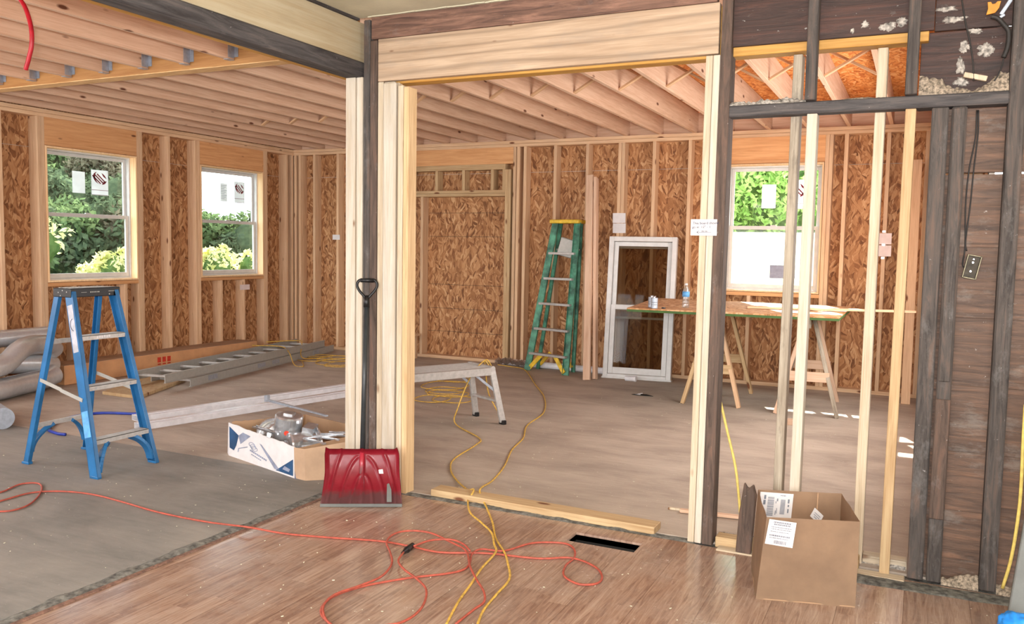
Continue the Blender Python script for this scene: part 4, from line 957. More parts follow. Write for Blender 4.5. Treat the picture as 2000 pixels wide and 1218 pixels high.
pb = panel('back_panel', ct0[2], ct0[3], ct1[3], ct1[2], 0.005, 'card', bx, seed=3)
panel('side_panel', ct0[3], ct0[0], ct1[0], ct1[3], 0.005, 'card', bx, seed=4)
MB().prism([p_+V(0, 0, .002) for p_ in ct0], (0, 0, .004)).build('bottom', 'card_in', bx)
def decal(name, a, b, c, d_, rects, base, ink, par, off, lift=0.0012):
    """flat label between four corners; rects in (u,v) of its face"""
    nrm = off.normalized(); q = MB().prism([a+nrm*lift, b+nrm*lift, c+nrm*lift, d_+nrm*lift], nrm*0.0006).build(name, base, par)
    m = MB(); P2 = lambda u, v: a.lerp(b, u).lerp(d_.lerp(c, u), v)+nrm*(lift+0.001)
    for (u0, u1, v0, v1) in rects: m.prism([P2(u0, v0), P2(u1, v0), P2(u1, v1), P2(u0, v1)], nrm*0.0004)
    if rects: m.build('print', ink, q)
    return q
fu = ct0[1]-ct0[0]; fo_ = fu.cross(V(0, 0, 1)).normalized()
def Pf(u, v): return ct0[0].lerp(ct0[1], u).lerp(ct1[0].lerp(ct1[1], u), v)
rnd = random.Random(3)
def textrows(rows, seed=1):
    r_ = random.Random(seed); out = []
    for (v0, h_, u0, u1) in rows:
        u = u0
        while u < u1:
            w_ = r_.uniform(0.02, 0.06); out.append((u, min(u1, u+w_), v0, v0+h_)); u += w_+r_.uniform(0.008, 0.02)
    return out
fo2 = fo_*1.0
rows = textrows([(0.88, 0.06, .18, .82), (0.80, 0.05, .2, .8), (0.70, 0.03, .12, .86), (0.62, 0.03, .14, .85), (0.52, 0.03, .12, .8), (0.35, 0.06, .1, .85), (0.27, .03, .12, .8)], 4)
bar = []; u = .3
while u < .75: w_ = rnd.uniform(.006, .018); bar.append((u, u+w_, .06, .2)); u += w_+rnd.uniform(.006, .014)
decal('shipping_label', Pf(.015, .69), Pf(.31, .655), Pf(.325, .955), Pf(.03, .985), rows+bar, 'paper', 'print', pf, fo2, 0.0075)
# labels on the inside of the back panel
bi = V(0.25, -1, 0.0)
def Pb(u, v): return ct0[3].lerp(ct0[2], u).lerp(ct1[3].lerp(ct1[2], u), v)
bars = []; v = .16
while v < .84: h_ = rnd.uniform(.012, .03); bars += [(.25, .44, v, v+h_)]; v += h_+rnd.uniform(.01, .024)
v = .24
while v < .78: bars += [(.64, .78, v, v+.012)]; v += .02
bars += textrows([(0.9, .03, .62, .78)], 3)+[(.12, .19, .55, .72), (.13, .19, .75, .9), (.86, .9, .3, .45), (.86, .9, .52, .6), (.85, .9, .65, .8), (.50, .52, .2, .36), (.53, .55, .25, .45), (.52, .56, .7, .8), (.49, .51, .62, .7)]
decal('shipping_label', Pb(.02, .62), Pb(.42, .61), Pb(.43, .965), Pb(.03, .975), bars, 'paper', 'print', pb, bi, 0.004)
decal('small_label', Pb(.64, .70), Pb(.75, .60), Pb(.80, .71), Pb(.69, .81), textrows([(.6, .08, .2, .8), (.4, .08, .2, .8), (.2, .1, .3, .6)], 9), 'paper', 'print', pb, bi, 0.008)
MB().bar(Pb(.72, .3)+bi*0.004, Pb(.72, .99)+bi*0.004, 0.006, 0.003, bi).build('crease', 'card_in', pb)
T(MB().prism([V(-0.765, 4.19, 0.0), V(-0.69, 4.19, 0.0), V(-0.675, 4.195, 0.30), V(-0.69, 4.19, 0.355), V(-0.715, 4.19, 0.33), V(-0.735, 4.19, 0.36), V(-0.755, 4.19, 0.2)], (0, .03, 0)).build('old_wood_scrap', 'old_post_brown', None, bevel=0.006), 'dark splintered wood scrap standing behind the left corner of the carton', 'scrap wood')

# ---- aluminium work platform
bc = V(-3.316, 6.43, 0); ld = U(V(-0.47, -0.885, 0)); wd = U(V(0.885, -0.47, 0)); bh = 0.485; BL = 0.88
wp = empty('work_platform', bc, 0, 'grey aluminium folding work platform behind the corner posts with a cord over its end', 'work platform')
e0 = bc+ld*0.10; dk = MB(); f = Matrix((wd, V(0, 0, 1), ld)).transposed()
dk.box(e0+ld*BL/2+V(0, 0, bh-0.004), (0.33, 0.006, BL), f)
for i in range(12): dk.box(e0+ld*BL/2+wd*(-0.15+i*0.0273)+V(0, 0, bh), (0.012, 0.004, BL), f)
dk.build('deck', 'alu', wp)
for sg in (-1, 1): MB().box(e0+ld*BL/2+wd*sg*0.175+V(0, 0, bh-0.03), (0.022, 0.066, BL), f).build('deck_rail', 'alu', wp, bevel=0.003)
for end, dirn in ((bc+ld*0.08, -1), (bc+ld*(BL+0.12), 1)):
    for sg in (-1, 1):
        t_ = end+wd*sg*0.165+V(0, 0, bh-0.02); b_ = end+wd*sg*0.205+ld*dirn*0.09
        lg = MB().bar(b_+V(0, 0, .02), t_, 0.055, 0.024, wd).build('leg', 'alu', wp, bevel=0.003)
        MB().box(b_+V(0, 0, .018), (0.066, 0.036, 0.036), f).build('rubber_foot', 'black', lg, bevel=0.004)
        MB().bar(end+wd*sg*0.18+ld*dirn*0.045+V(0, 0, .27), end-ld*dirn*0.17+wd*sg*0.165+V(0, 0, bh-.05), 0.02, 0.006, wd).build('brace', 'steel', wp)
    MB().bar(end+wd*0.18+ld*dirn*0.055+V(0, 0, .2), end-wd*0.18+ld*dirn*0.055+V(0, 0, .2), 0.05, 0.02, (0, 0, 1)).build('crossbar', 'alu', wp, bevel=0.002)
    MB().cyl(end+wd*0.18+V(0, 0, bh-.01), end-wd*0.18+V(0, 0, bh-.01), 0.024, n=14).build('hinge', 'alu', wp)
T(MB().cyl(fl(842, 731)+V(0, 0, .03), fl(948, 735)+V(0, 0, .03), 0.03, n=14).build('red_tube', 'redpipe', None, smooth=True), 'dark red tube on the floor behind the work platform', 'tube')

# ---- green stepladder leaning on the back wall
gl = empty('stepladder', (-3.95, 9.35, 0), 0, 'paint-splashed green stepladder with yellow cap leaning folded on the back wall', 'ladder')
g0 = [fl(1030, 722)+V(0, 0, 0), fl(1104, 733)]; g1 = [V(-4.015, 9.50, 1.80), V(-3.72, 9.47, 1.80)]
h0 = [V(-4.215, 9.50, 0), V(-3.73, 9.46, 0)]; h1 = [V(-3.985, 9.60, 1.80), V(-3.715, 9.58, 1.80)]
for i, sd in ((0, -1), (1, 1)):
    chan(MB(), g0[i], g1[i], sd, w=0.08, t=0.03).build('front_rail', 'green', gl, bevel=0.001)
    chan(MB(), h0[i], h1[i], sd, w=0.045, t=0.028).build('rear_rail', 'green', gl, bevel=0.001)
MB().prism([V(-4.07, 9.43, 1.79), V(-3.685, 9.40, 1.79), V(-3.675, 9.63, 1.79), V(-4.04, 9.65, 1.79)], (0, 0, 0.045)).build('top_cap', 'yellow', gl, bevel=0.008)
for k in range(5):
    t = (0.21+0.305*k)/1.8; a = g0[0].lerp(g1[0], t); b_ = g0[1].lerp(g1[1], t)
    MB().bar(a, b_, 0.028, 0.075, (0, 1, 0)).build('step', 'alu', gl, bevel=0.002)
for i, sg in ((0, 1), (1, -1)):
    a = g0[i].lerp(g1[i], 0.015); b_ = g0[0].lerp(g1[0], 0.115).lerp(g0[1].lerp(g1[1], .115), 0.5-sg*0.18)
    MB().bar(a+V(sg*.02, 0, 0), b_, 0.05, 0.02, (0, 1, 0)).build('knee_brace', 'yellow', gl, bevel=0.003)
    a = h0[i].lerp(h1[i], 0.03); b_ = h0[0].lerp(h1[0], 0.12).lerp(h0[1].lerp(h1[1], .12), 0.5-sg*0.2)
    MB().bar(a+V(sg*.02, 0, 0), b_, 0.04, 0.015, (0, 1, 0)).build('knee_brace', 'yellow', gl, bevel=0.003)
a, b_ = h0[0].lerp(h1[0], .82), h0[1].lerp(h1[1], .82); MB().bar(a, b_, 0.02, 0.03, (0, 1, 0)).build('rear_brace', 'alu', gl)
MB().box((-3.86, 9.48, 1.50), (0.20, 0.03, 0.22), Euler((-.06, .25, 0)).to_matrix()).build('pail_shelf', 'alu_dull', gl, bevel=0.01)

# ---- studs leaning on the back wall, pipe, loose window
T(board('loose_stud', fl(1146, 742)+V(0, .0, 0), V(-3.63, 9.62, 2.37), 0.085, 0.04, 'joist', None, (0, 1, 0)), 'orange-toned loose stud leaning beside the green stepladder, left of two', 'stud')
T(board('loose_stud', fl(1161, 741)+V(0, .02, 0), V(-3.555, 9.62, 2.34), 0.036, 0.085, 'joist', None, (0, 1, 0)), 'loose stud leaning beside the green stepladder, right of two', 'stud')
T(board('loose_board', fl(1768, 789), V(-0.085, 9.60, 2.45), 0.085, 0.035, 'stud', None, (0, 1, 0)), 'loose board leaning on the back wall right of the pink paper pair', 'board')
T(MB().cyl(V(-4.75, 9.60, .042), V(-3.33, 9.50, .042), 0.04, n=16).cyl(V(-3.35, 9.50, .042), V(-3.31, 9.498, .042), 0.047, n=16).build('plastic_pipe', 'pvc', None, smooth=False), 'white plastic pipe lying along the foot of the back wall', 'pipe')
m = MB(); c0 = V(-4.62, 9.50, 0.0)
for i in range(26):
    r_ = bmesh.ops.create_icosphere(m.bm, subdivisions=1, radius=random.uniform(.02, .05)); bmesh.ops.translate(m.bm, vec=c0+V(random.uniform(-.16, .2), random.uniform(-.05, .03), random.uniform(.045, .08)), verts=r_['verts'])
T(m.build('plastic_wrap', 'bubble', None), 'crumpled clear plastic wrap on the floor at the foot of the back wall', 'plastic wrap')
# loose window: local frame (x right, z up along the lean, y back)
wb0, wb1 = fl(1176, 737)+V(0, 0, 0), fl(1309, 746); lx = U(wb1-wb0); wbk = V(-lx.y, lx.x, 0)
lean_a = math.atan2(0.20, 1.62); lz = (V(0, 0, 1)*math.cos(lean_a)+wbk*math.sin(lean_a)).normalized(); ly = lz.cross(lx)
LW = Matrix.Translation(wb0+V(0, 0, .0)) @ Matrix((lx, ly, lz)).transposed().to_4x4()
lw = empty('loose_window', (wb0+wb1)/2, 0, 'white double-hung window unit leaning on the back wall beside the table', 'window')
w_, h_ = (wb1-wb0).length, 1.655
def ring(b, x0, x1, z0, z1, t, y0, y1, tb=None):
    tb = tb or t
    return b.box2((x0, y0, z0), (x0+t, y1, z1)).box2((x1-t, y0, z0), (x1, y1, z1)).box2((x0+t, y0, z0), (x1-t, y1, z0+tb)).box2((x0+t, y0, z1-t), (x1-t, y1, z1))
ring(MB(), 0, w_, 0, h_, 0.055, 0, 0.10).box2((-0.01, -0.012, 0.0), (w_+0.01, 0.11, 0.02)).build('outer_frame', 'vinyl', lw, m=LW, bevel=0.004)
us = ring(MB(), 0.058, w_-0.058, 0.80, h_-0.058, 0.05, 0.045, 0.075).build('upper_sash', 'vinyl', lw, m=LW, bevel=0.003)
ls = ring(MB(), 0.058, w_-0.058, 0.058, 0.86, 0.055, 0.008, 0.038, 0.075).build('lower_sash', 'vinyl', lw, m=LW, bevel=0.003)
MB().box2((0.1, 0.058, 0.84), (w_-0.1, 0.062, h_-0.1)).build('pane', 'glass_dusty', us, m=LW)
MB().box2((0.1, 0.021, 0.12), (w_-0.1, 0.025, 0.82)).build('pane', 'glass_dusty', ls, m=LW)
MB().box2((0.1, 0.085, 0.70), (w_-0.1, 0.095, 0.725)).box2((0.1, 0.085, h_-0.13), (w_-0.1, 0.095, h_-0.11)).build('screen_rail', 'vinyl', lw, m=LW)
cp_ = fl(1240, 742)+V(-.02, -0.10, 0.03)
T(MB().cyl(cp_-V(.06, 0, 0), cp_+V(.06, .0, 0), 0.03, n=16).cyl(cp_+V(.05, 0, 0), cp_+V(.065, 0, 0), 0.033, n=16).build('paper_cup', 'pvc', None), 'white paper cup on its side at the foot of the loose window', 'cup')

# ---- table of strand board on two sawhorses
TZ = 0.945
tl = [V(-2.48, 7.63, TZ), V(-0.615, 7.73, TZ), V(-0.62, 9.36, TZ), V(-2.72, 9.42, TZ)]
tt = MB().prism([p_-V(0, 0, .012) for p_ in tl], (0, 0, .012)).build('table_sheet', 'osb_table', None, m=Matrix.Translation((-1.6, 8.5, TZ)) @ Matrix.Rotation(-math.pi/2, 4, 'X')) if False else None
fmT = Matrix(((1, 0, 0, -1.6), (0, 0, 1, 8.5), (0, -1, 0, TZ), (0, 0, 0, 1)))
bmT = MB().prism([p_-V(0, 0, .012) for p_ in tl], (0, 0, .012)); bmesh.ops.transform(bmT.bm, matrix=fmT.inverted(), verts=bmT.bm.verts)
tp = empty('sheet_tabletop', (-1.6, 8.5, TZ-.03), 0, 'strand-board sheet with green edge laid over sawhorses as a table under the right window', 'table')
bmT.build('top_sheet', 'osb_table', tp, m=fmT)
M['green_edge'] = plain('green_painted_edge', (66, 96, 46), 0.7)
MB().prism([p_-V(0, 0, .034) for p_ in tl], (0, 0, .021)).build('green_edge_sheet', 'green_edge', tp)
def sawhorse(c, ang, label, mats, yh=0.40, L=0.66):
    e = empty('sawhorse', (c[0], c[1], 0), ang, label, 'sawhorse'); R_ = Matrix.Translation((c[0], c[1], 0)) @ Matrix.Rotation(ang, 4, 'Z')
    def bd(n, a, b, w, t, mt, up=(0, 0, 1)):
        a = R_ @ Vector(a); b = R_ @ Vector(b); return board(n, a, b, w, t, mt, e, R_.to_3x3() @ Vector(up))
    bd('top_rail', (0, -L, 0.865), (0, L, 0.865), 0.04, 0.09, mats[0])
    for sx in (-1, 1):
        for sy in (-1, 1): bd('leg', (sx*0.27, sy*(yh+0.06), 0.0), (sx*0.035, sy*(yh-0.02), 0.90), 0.035, 0.075, mats[(sx+sy)//2 % 2], (0, 1, 0))
    for sy in (-1, 1): bd('cross_brace', (-0.19, sy*(yh+.055), 0.36), (0.19, sy*(yh+.055), 0.36), 0.09, 0.02, mats[1], (0, 1, 0))
    return e
sawhorse((-1.80, 8.60), 0.05, 'wooden sawhorse under the left end of the board table behind the trimmer studs', ('stud', 'yellow_pine'))
sawhorse((-0.93, 8.56), 0.08, 'sawhorse of grey and orange wood under the right end of the board table', ('speck', 'joist'))
T(board('spare_lath', V(-1.5, 8.35, TZ+.012), V(-0.03, 8.62, TZ+.022), 0.09, 0.02, 'stud', None, (0, 0, 1)), 'long thin board on the table sticking out to the right past the sheet', 'board')
cc = []
for k, (dx, dy, lb2) in enumerate(((0, 0, 'ribbed tin can standing on the table, front one of the pair'), (-.055, .10, 'ribbed tin can standing on the table, rear one of the pair'))):
    p_ = V(-2.245+dx, 7.73+dy, TZ+0.001)
    cn_ = empty('tin_can', p_, 0, lb2, 'can', 'tin cans on the table')
    MB().lathe([(0.030, 0), (0.033, .003), (0.033, .02), (0.0315, .03), (0.033, .04), (0.0315, .05), (0.033, .06), (0.033, .098), (0.03, .10)], p_, 18).build('can_body', 'steel', cn_)
    MB().lathe([(0.012, .1), (0.012, .108), (0.015, .112), (0.01, .116)], p_, 12).build('lid', 'chrome', cn_)
bp = V(-2.02, 8.02, TZ+0.001)
bo = empty('water_bottle', bp, 0, 'clear plastic water bottle with blue label standing on the board table', 'bottle')
MB().lathe([(0.030, 0), (0.034, .008), (0.034, .03), (0.031, .05), (0.034, .06), (0.031, .075), (0.0335, .09), (0.0335, .15), (0.030, .17), (0.014, .205), (0.0135, .215)], bp, 20).build('bottle_body', 'bottle', bo, smooth=True)
MB().lathe([(0.0345, .105), (0.0345, .155)], bp, 20).build('bottle_label', 'ltblue', bo, smooth=True)
MB().lathe([(0.015, .215), (0.015, .232), (0.013, .234)], bp, 14).build('bottle_cap', 'paper', bo)
T(MB().lathe([(0.014, 0), (0.02, .003), (0.018, .012)], V(-2.16, 7.75, TZ+.001), 12).build('small_knob', 'black', None), 'small black knob on the table edge between the cans and the bottle', 'knob')

# ---- papers and the handwritten note
def sheet(n, a, b, y, mat, label, t=0.002): return T(bb(n, (a[0], y-t, a[1]), (b[0], y, b[1]), M[mat], None, 'z', 0), label, 'paper')
sheet('paper_sheet', (-3.352, 1.805), (-3.193, 1.922), YB-.001, 'paper', 'upper of two white papers stacked on the stud above the loose window')
sheet('paper_sheet', (-3.348, 1.685), (-3.188, 1.80), YB-.001, 'paper', 'lower of two white papers stacked on the stud above the loose window')
sheet('paper_sheet', (-0.441, 1.592), (-0.294, 1.708), YB-.001, 'pinkpaper', 'upper of two pale pink papers on the right end of the back wall')
sheet('paper_sheet', (-0.440, 1.467), (-0.292, 1.582), YB-.001, 'pinkpaper', 'lower of two pale pink papers on the right end of the back wall')
sheet('paper_sheet', (-7.50, 1.556), (-7.375, 1.626), YB-.001, 'paper', 'small white paper on a stud near the far left corner')
T(bb('paper_sheet', (XA, 8.60, .86), (XA+.002, 8.78, .93), M['pinkpaper'], None, 'z', 0), 'small pale paper below the sill of the second left window', 'paper')
for (x, z) in ((-0.37, 1.725), (-0.37, 1.587), (-0.37, 1.45)):
    T(MB().box((x, YB-.004, z), (0.03, 0.006, 0.02)).build('tape_tab', 'chrome', None), {1.725: 'shiny clip above', 1.587: 'shiny clip between', 1.45: 'shiny clip below'}[z]+' the two pale pink papers', 'clip')
na_ = onY(1350, 428, 4.23); nb_ = onY(1400, 460, 4.23)
nt = empty('handwritten_note', (na_.x, 4.228, nb_.z), 0, 'white handwritten note with an arrow taped across the pale trimmer studs', 'note')
nw, nh = nb_.x-na_.x, na_.z-nb_.z
MB().box2((na_.x, 4.226, nb_.z), (nb_.x, 4.2275, na_.z)).build('paper', 'paper', nt)
def wr(txt, u, v, size):
    m_ = Matrix.Translation((na_.x+nw*u, 4.2245, nb_.z+nh*v)) @ Matrix.Rotation(math.pi/2, 4, 'X') @ Matrix.Rotation(0.02, 4, 'Z')
    textmesh('handwriting', txt, size, 'ink', m_, nt)
wr('This board should', .08, .68, 0.0175); wr('go in  12" - 1', .06, .44, 0.0175); wr('this way', .42, .235, 0.009)
MB().bar((na_.x+nw*.24, 4.224, nb_.z+nh*.2), (na_.x+nw*.8, 4.224, nb_.z+nh*.21), .001, .0016, (0, 0, 1)).bar((na_.x+nw*.24, 4.224, nb_.z+nh*.2), (na_.x+nw*.33, 4.224, nb_.z+nh*.3), .001, .0016, (0, 0, 1)).bar((na_.x+nw*.24, 4.224, nb_.z+nh*.2), (na_.x+nw*.33, 4.224, nb_.z+nh*.1), .001, .0016, (0, 0, 1)).build('arrow', 'ink', nt)

# ---- old electrics on the plank wall
ob = onY(1898, 521, 4.30); Ro = Euler((0, math.radians(11), 0)).to_matrix().to_4x4(); OM = Matrix.Translation(ob) @ Ro
M['tarnish'] = metal('tarnished_steel', (130, 122, 100), 0.5, 0.7, 0.3); M['tarnish_dark'] = metal('dark_tarnished_steel', (74, 66, 56), 0.6, 0.5, 0.3)
jb = empty('outlet_box', ob, 0, 'old tarnished metal outlet box dangling from wires on the plank wall', 'outlet box')
ring(MB(), -.029, .029, -.053, .053, .005, -.022, .022).build('box_rim', 'tarnish', jb, m=OM, bevel=.001)
MB().box((0, 0.015, 0), (0.05, .006, .1)).build('box_back', 'tarnish_dark', jb, m=OM)
MB().cyl((0, .01, .02), (0, 0, .02), .004, n=8).cyl((0, .01, -.02), (0, 0, -.02), .004, n=8).cyl((0, .01, .035), (0, .004, .035), .003, n=8).build('screw', 'chrome', jb, m=OM)
def wire(name, pts, r, mat, label, cat='wire', k=6, n=7): return T(MB().tube(smooth(pts, k), r, n).build(name, mat, None, smooth=True), label, cat)
Yw = 4.318
wire('hanging_wire', [onY(*p, Yw) for p in ((1908, 215), (1905, 270), (1893, 330), (1886, 400), (1885, 480), (1880, 515), (1884, 522))], 0.0032, 'wire', 'dark wire hanging from the crossbeam to the outlet box, left of two')
wire('hanging_wire', [onY(*p, Yw-.002) for p in ((1911, 215), (1910, 262), (1902, 330), (1895, 400), (1886, 470), (1888, 490))], 0.0032, 'wire', 'dark wire hanging from the crossbeam to the outlet box, right of two')
wire('hanging_wire', [onY(*p, 4.262) for p in ((1878, -5), (1885, 40), (1895, 85), (1900, 120), (1902, 158))], 0.0035, 'wire', 'thin dark wire crossing the smoked boards above the crossbeam')
wire('old_cable', [onY(*p, 4.25) for p in ((1936, 32), (1948, 35), (1961, 48), (1970, 62), (1968, 90), (1960, 112))], 0.010, 'wire', 'thick black sheathed cable curling below the amber tag', 'cable')
wire('hanging_wire', [onY(*p, 4.262) for p in ((1961, 110), (1957, 128), (1950, 145), (1942, 158))], 0.003, 'wire', 'thin wire end emerging from the thick black cable')
a = onY(1940, 16, 4.26)
T(MB().prism([a+V(x_*.028, 0, z_*.028) for x_, z_ in ((-.8, 1), (-.35, 1), (-.15, .65), (.25, .7), (.5, 1), (1, 1), (.8, 0), (.3, -.7), (-.9, -.9), (-.7, 0))], (0, .008, 0)).build('cable_clip', 'orange_tag', None, bevel=.001), 'amber plastic cable clip at the top right of the plank wall', 'clip')
a = onY(1966, 14, 4.25); T(MB().bar(a+V(-.02, 0, -.03), a+V(.015, 0, .03), .016, .014).bar(a+V(-.03, 0, -.045), a+V(-.005, 0, -.03), .012, .01).build('wire_connector', 'steel', None, bevel=.002), 'grey metal cable connector beside the amber clip', 'connector')
a = onY(1905, 150, 4.27); T(MB().bar(a+V(-.045, -.0, .012), a+V(.045, 0, -.012), .022, .022).build('wood_chip', 'pale', None, bevel=.002), 'pale wood chip lying in the plaster crumbs on the crossbeam', 'scrap wood')

# ---- cords
def cord(pts, r, mat, label, z=None, k=7, name='power_lead', cat='cord'):
    P_ = []
    for p in pts:
        zz = p[2] if len(p) > 2 else r+.0015
        P_.append(fl(p[0], p[1], zz))
    return T(MB().tube(smooth(P_, k), r, 8).build(name, mat, None, smooth=True), label, cat)
oc = empty('power_lead', fl(800, 1072), 0, 'orange extension cord looping across the laminate floor with a black plug', 'cord')
def ocord(pts, r=.0052, z=0.0):
    P_ = [fl(p[0], p[1], (p[2] if len(p) > 2 else r+.001)+z) for p in pts]
    MB().tube(smooth(P_, 8), r, 8).build('cable', 'cord_o', oc, smooth=True)
ocord([(-40, 962), (0, 961), (40, 945), (76, 944), (80, 960), (58, 984), (20, 997), (-30, 998)])
ocord([(-40, 985), (0, 978), (60, 962), (120, 959), (180, 965), (240, 980), (310, 1000), (400, 1018), (478, 1028, .03), (502, 1032, .02), (560, 1042), (640, 1049), (740, 1056), (800, 1066), (860, 1078), (950, 1080), (1050, 1090), (1115, 1089), (1160, 1105), (1176, 1125), (1165, 1139), (1130, 1140), (1102, 1124), (1105, 1104), (1122, 1088), (1120, 1070), (1098, 1060), (1040, 1060), (985, 1075), (940, 1072), (922, 1082), (917, 1100), (905, 1112), (870, 1120), (800, 1128), (720, 1142), (660, 1160), (632, 1180), (628, 1200), (650, 1222)], z=.0)
ocord([(660, 1230), (636, 1208), (632, 1182), (655, 1160), (700, 1144), (745, 1125), (765, 1100), (762, 1078), (755, 1058), (770, 1042), (800, 1036), (840, 1040), (880, 1058), (910, 1075), (918, 1105), (930, 1130), (945, 1155), (945, 1175), (925, 1190), (890, 1218)], z=.008)
ocord([(808, 1066), (840, 1055), (880, 1053), (905, 1062), (918, 1075)], z=.014)
ocord([(788, 1078), (778, 1095), (790, 1112), (812, 1128), (832, 1150), (828, 1178), (810, 1200), (780, 1216), (740, 1222)], z=.018)
pa, pb_ = fl(806, 1064, .014), fl(786, 1080, .014)
MB().cyl(pa, pa.lerp(pb_, .6), .013, .016, n=14).cyl(pa.lerp(pb_, .6), pb_, .014, .008, n=12).build('plug', 'black', oc, smooth=False)
cord([(972, 712, .02), (1000, 716), (1025, 722), (1045, 750), (1063, 775), (1062, 805), (1030, 830), (1022, 855), (1000, 878), (985, 910), (962, 938), (940, 952, .05), (938, 965, .035), (950, 990), (962, 1020), (968, 1050), (985, 1078), (992, 1100), (995, 1130), (970, 1160), (945, 1190), (930, 1225)], .0055, 'cord_y', 'yellow extension cord running from the back wall over the threshold, right-hand one where it crosses')
yc = empty('power_lead', fl(935, 860), 0, 'yellow extension cord draped over the work platform end and across the threshold', 'cord')
P_ = [V(-3.31, 6.60, .05), V(-3.30, 6.56, .3), V(-3.33, 6.46, .505), V(-3.345, 6.36, .508), V(-3.37, 6.20, .40), V(-3.43, 6.10, .15), V(-3.44, 6.08, .02)]
P_ += [fl(*p, .007) for p in ((936, 855), (930, 868), (888, 895), (880, 915), (890, 935))] + [fl(912, 955, .02), fl(925, 955, .055), fl(921, 966, .04)] + [fl(*p, .012) for p in ((914, 975), (918, 1000), (940, 1020), (960, 1040), (965, 1062), (968, 1078), (940, 1110), (920, 1140), (895, 1175), (870, 1222))]
MB().tube(smooth(P_, 8), .0055, 8).build('cable', 'cord_y', yc, smooth=True)
MB().tube(smooth([V(-3.30, 6.62, .01), V(-3.26, 6.5, .3), V(-3.33, 6.40, .518), V(-3.38, 6.50, .40), V(-3.40, 6.6, .2), V(-3.33, 6.66, .02)], 8), .0055, 8).build('cable', 'cord_y', yc, smooth=True)
def coil(cs, mat, label, r=.005):
    m = MB()
    for q_, (cx_, cy_, rx, ry, ph) in enumerate(cs):
        c_ = fl(cx_, cy_, .006+.004*(q_ % 3)); L_ = []
        for i in range(26):
            t = ph+2*math.pi*i/25; L_.append(c_+V(rx*math.cos(t), ry*math.sin(t), .003*math.sin(3*t)))
        m.tube(L_, r, 6)
    return T(m.build('cord_coil', mat, None, smooth=True), label, 'cord')
coil([(880, 733, .13, .3, 0), (885, 740, .2, .2, 1), (870, 752, .24, .3, 2), (870, 762, .2, .22, .5), (875, 768, .22, .18, 1), (845, 778, .17, .2, 2), (885, 779, .2, .2, 0)], 'cord_y', 'loose yellow cord coil on the floor under the work platform')
coil([(660, 700, .25, .3, 0), (665, 706, .28, .35, 1), (672, 710, .2, .3, 2), (615, 700, .2, .25, 1), (640, 697, .3, .2, 0)], 'cord_y', 'yellow cord coil on the floor past the far end of the extension ladder')
wire('power_lead', [V(-7.62, 8.2, .19), V(-7.3, 8.35, .185), V(-7.1, 8.28, .14), fl(575, 712, .01), fl(592, 715, .007), fl(590, 705, .007)], .006, 'cord_y', 'yellow cord draped over the near rail of the extension ladder', 'cord')
wire('power_lead', [V(-7.75, 8.6, .19), V(-7.5, 8.95, .19), V(-7.28, 8.75, .18), V(-7.1, 8.55, .03), fl(640, 697, .007)], .006, 'cord_y', 'yellow cord draped over the far end of the extension ladder', 'cord')
wire('hanging_cable', [onY(1404, 770, 4.42), onY(1420, 840, 4.42), onY(1436, 910, 4.42), onY(1443, 970, 4.42), onY(1447, 1015, 4.42), onY(1453, 1040, 4.40)], .007, 'cord_pale', 'pale yellow cable rising beside the dark old post right of the opening', 'cable')
wire('hanging_cable', [onY(2003, 790, 4.05), onY(1999, 850, 4.05), onY(1992, 980, 4.06), onY(1976, 1085, 4.07), onY(1958, 1148, 4.08)], .007, 'cord_pale', 'pale yellow cable hanging at the right edge beside the plank wall', 'cable')
wire('plastic_tube', [onY(*p, 3.05) for p in ((30, -12), (48, 12), (60, 50), (62, 85), (56, 115), (50, 136))], .012, 'redpipe', 'red plastic water tube curling down from the joists at the upper left', 'tube')
wire('plastic_tube', [fl(128, 848, .012), fl(112, 846, .012), fl(95, 838, .012), fl(110, 824, .012), fl(150, 812, .012), fl(200, 806, .012), fl(272, 808, .012)], .012, 'bluepipe', 'blue plastic tube curving on the floor under the blue stepladder', 'tube')

# ---- grey panel and blue plastic at the lower right
ga, gb = onY(1962, 1235, 3.55), onY(2004, 1000, 3.62)
gk = ga+(gb-ga)*(-ga.z/(gb-ga).z)
gp = T(MB().prism([gk, V(0.95, 3.55, 0), V(0.95, 3.75, .9), gk+(gb-gk)*2.2], (0, .03, 0)).build('grey_panel', 'grey_panel', None, bevel=.004), 'grey flat panel leaning at the lower right edge', 'panel')
m = MB(); g = []
bc_ = onY(1981, 1222, 3.42)
r_ = bmesh.ops.create_icosphere(m.bm, subdivisions=4, radius=1.0)
for v_ in m.bm.verts:
    n_ = v_.co.copy(); k = 1+.22*mnoise.noise(n_*2.1)+.10*mnoise.noise(n_*5)
    v_.co = bc_+V(n_.x*.05*k, n_.y*.06*k, n_.z*(bc_.z*.98 if n_.z < 0 else .05)*k)
T(m.build('blue_bag', 'bluebag', None, smooth=True), 'crumpled bright blue plastic at the lower right corner of the floor', 'plastic bag')

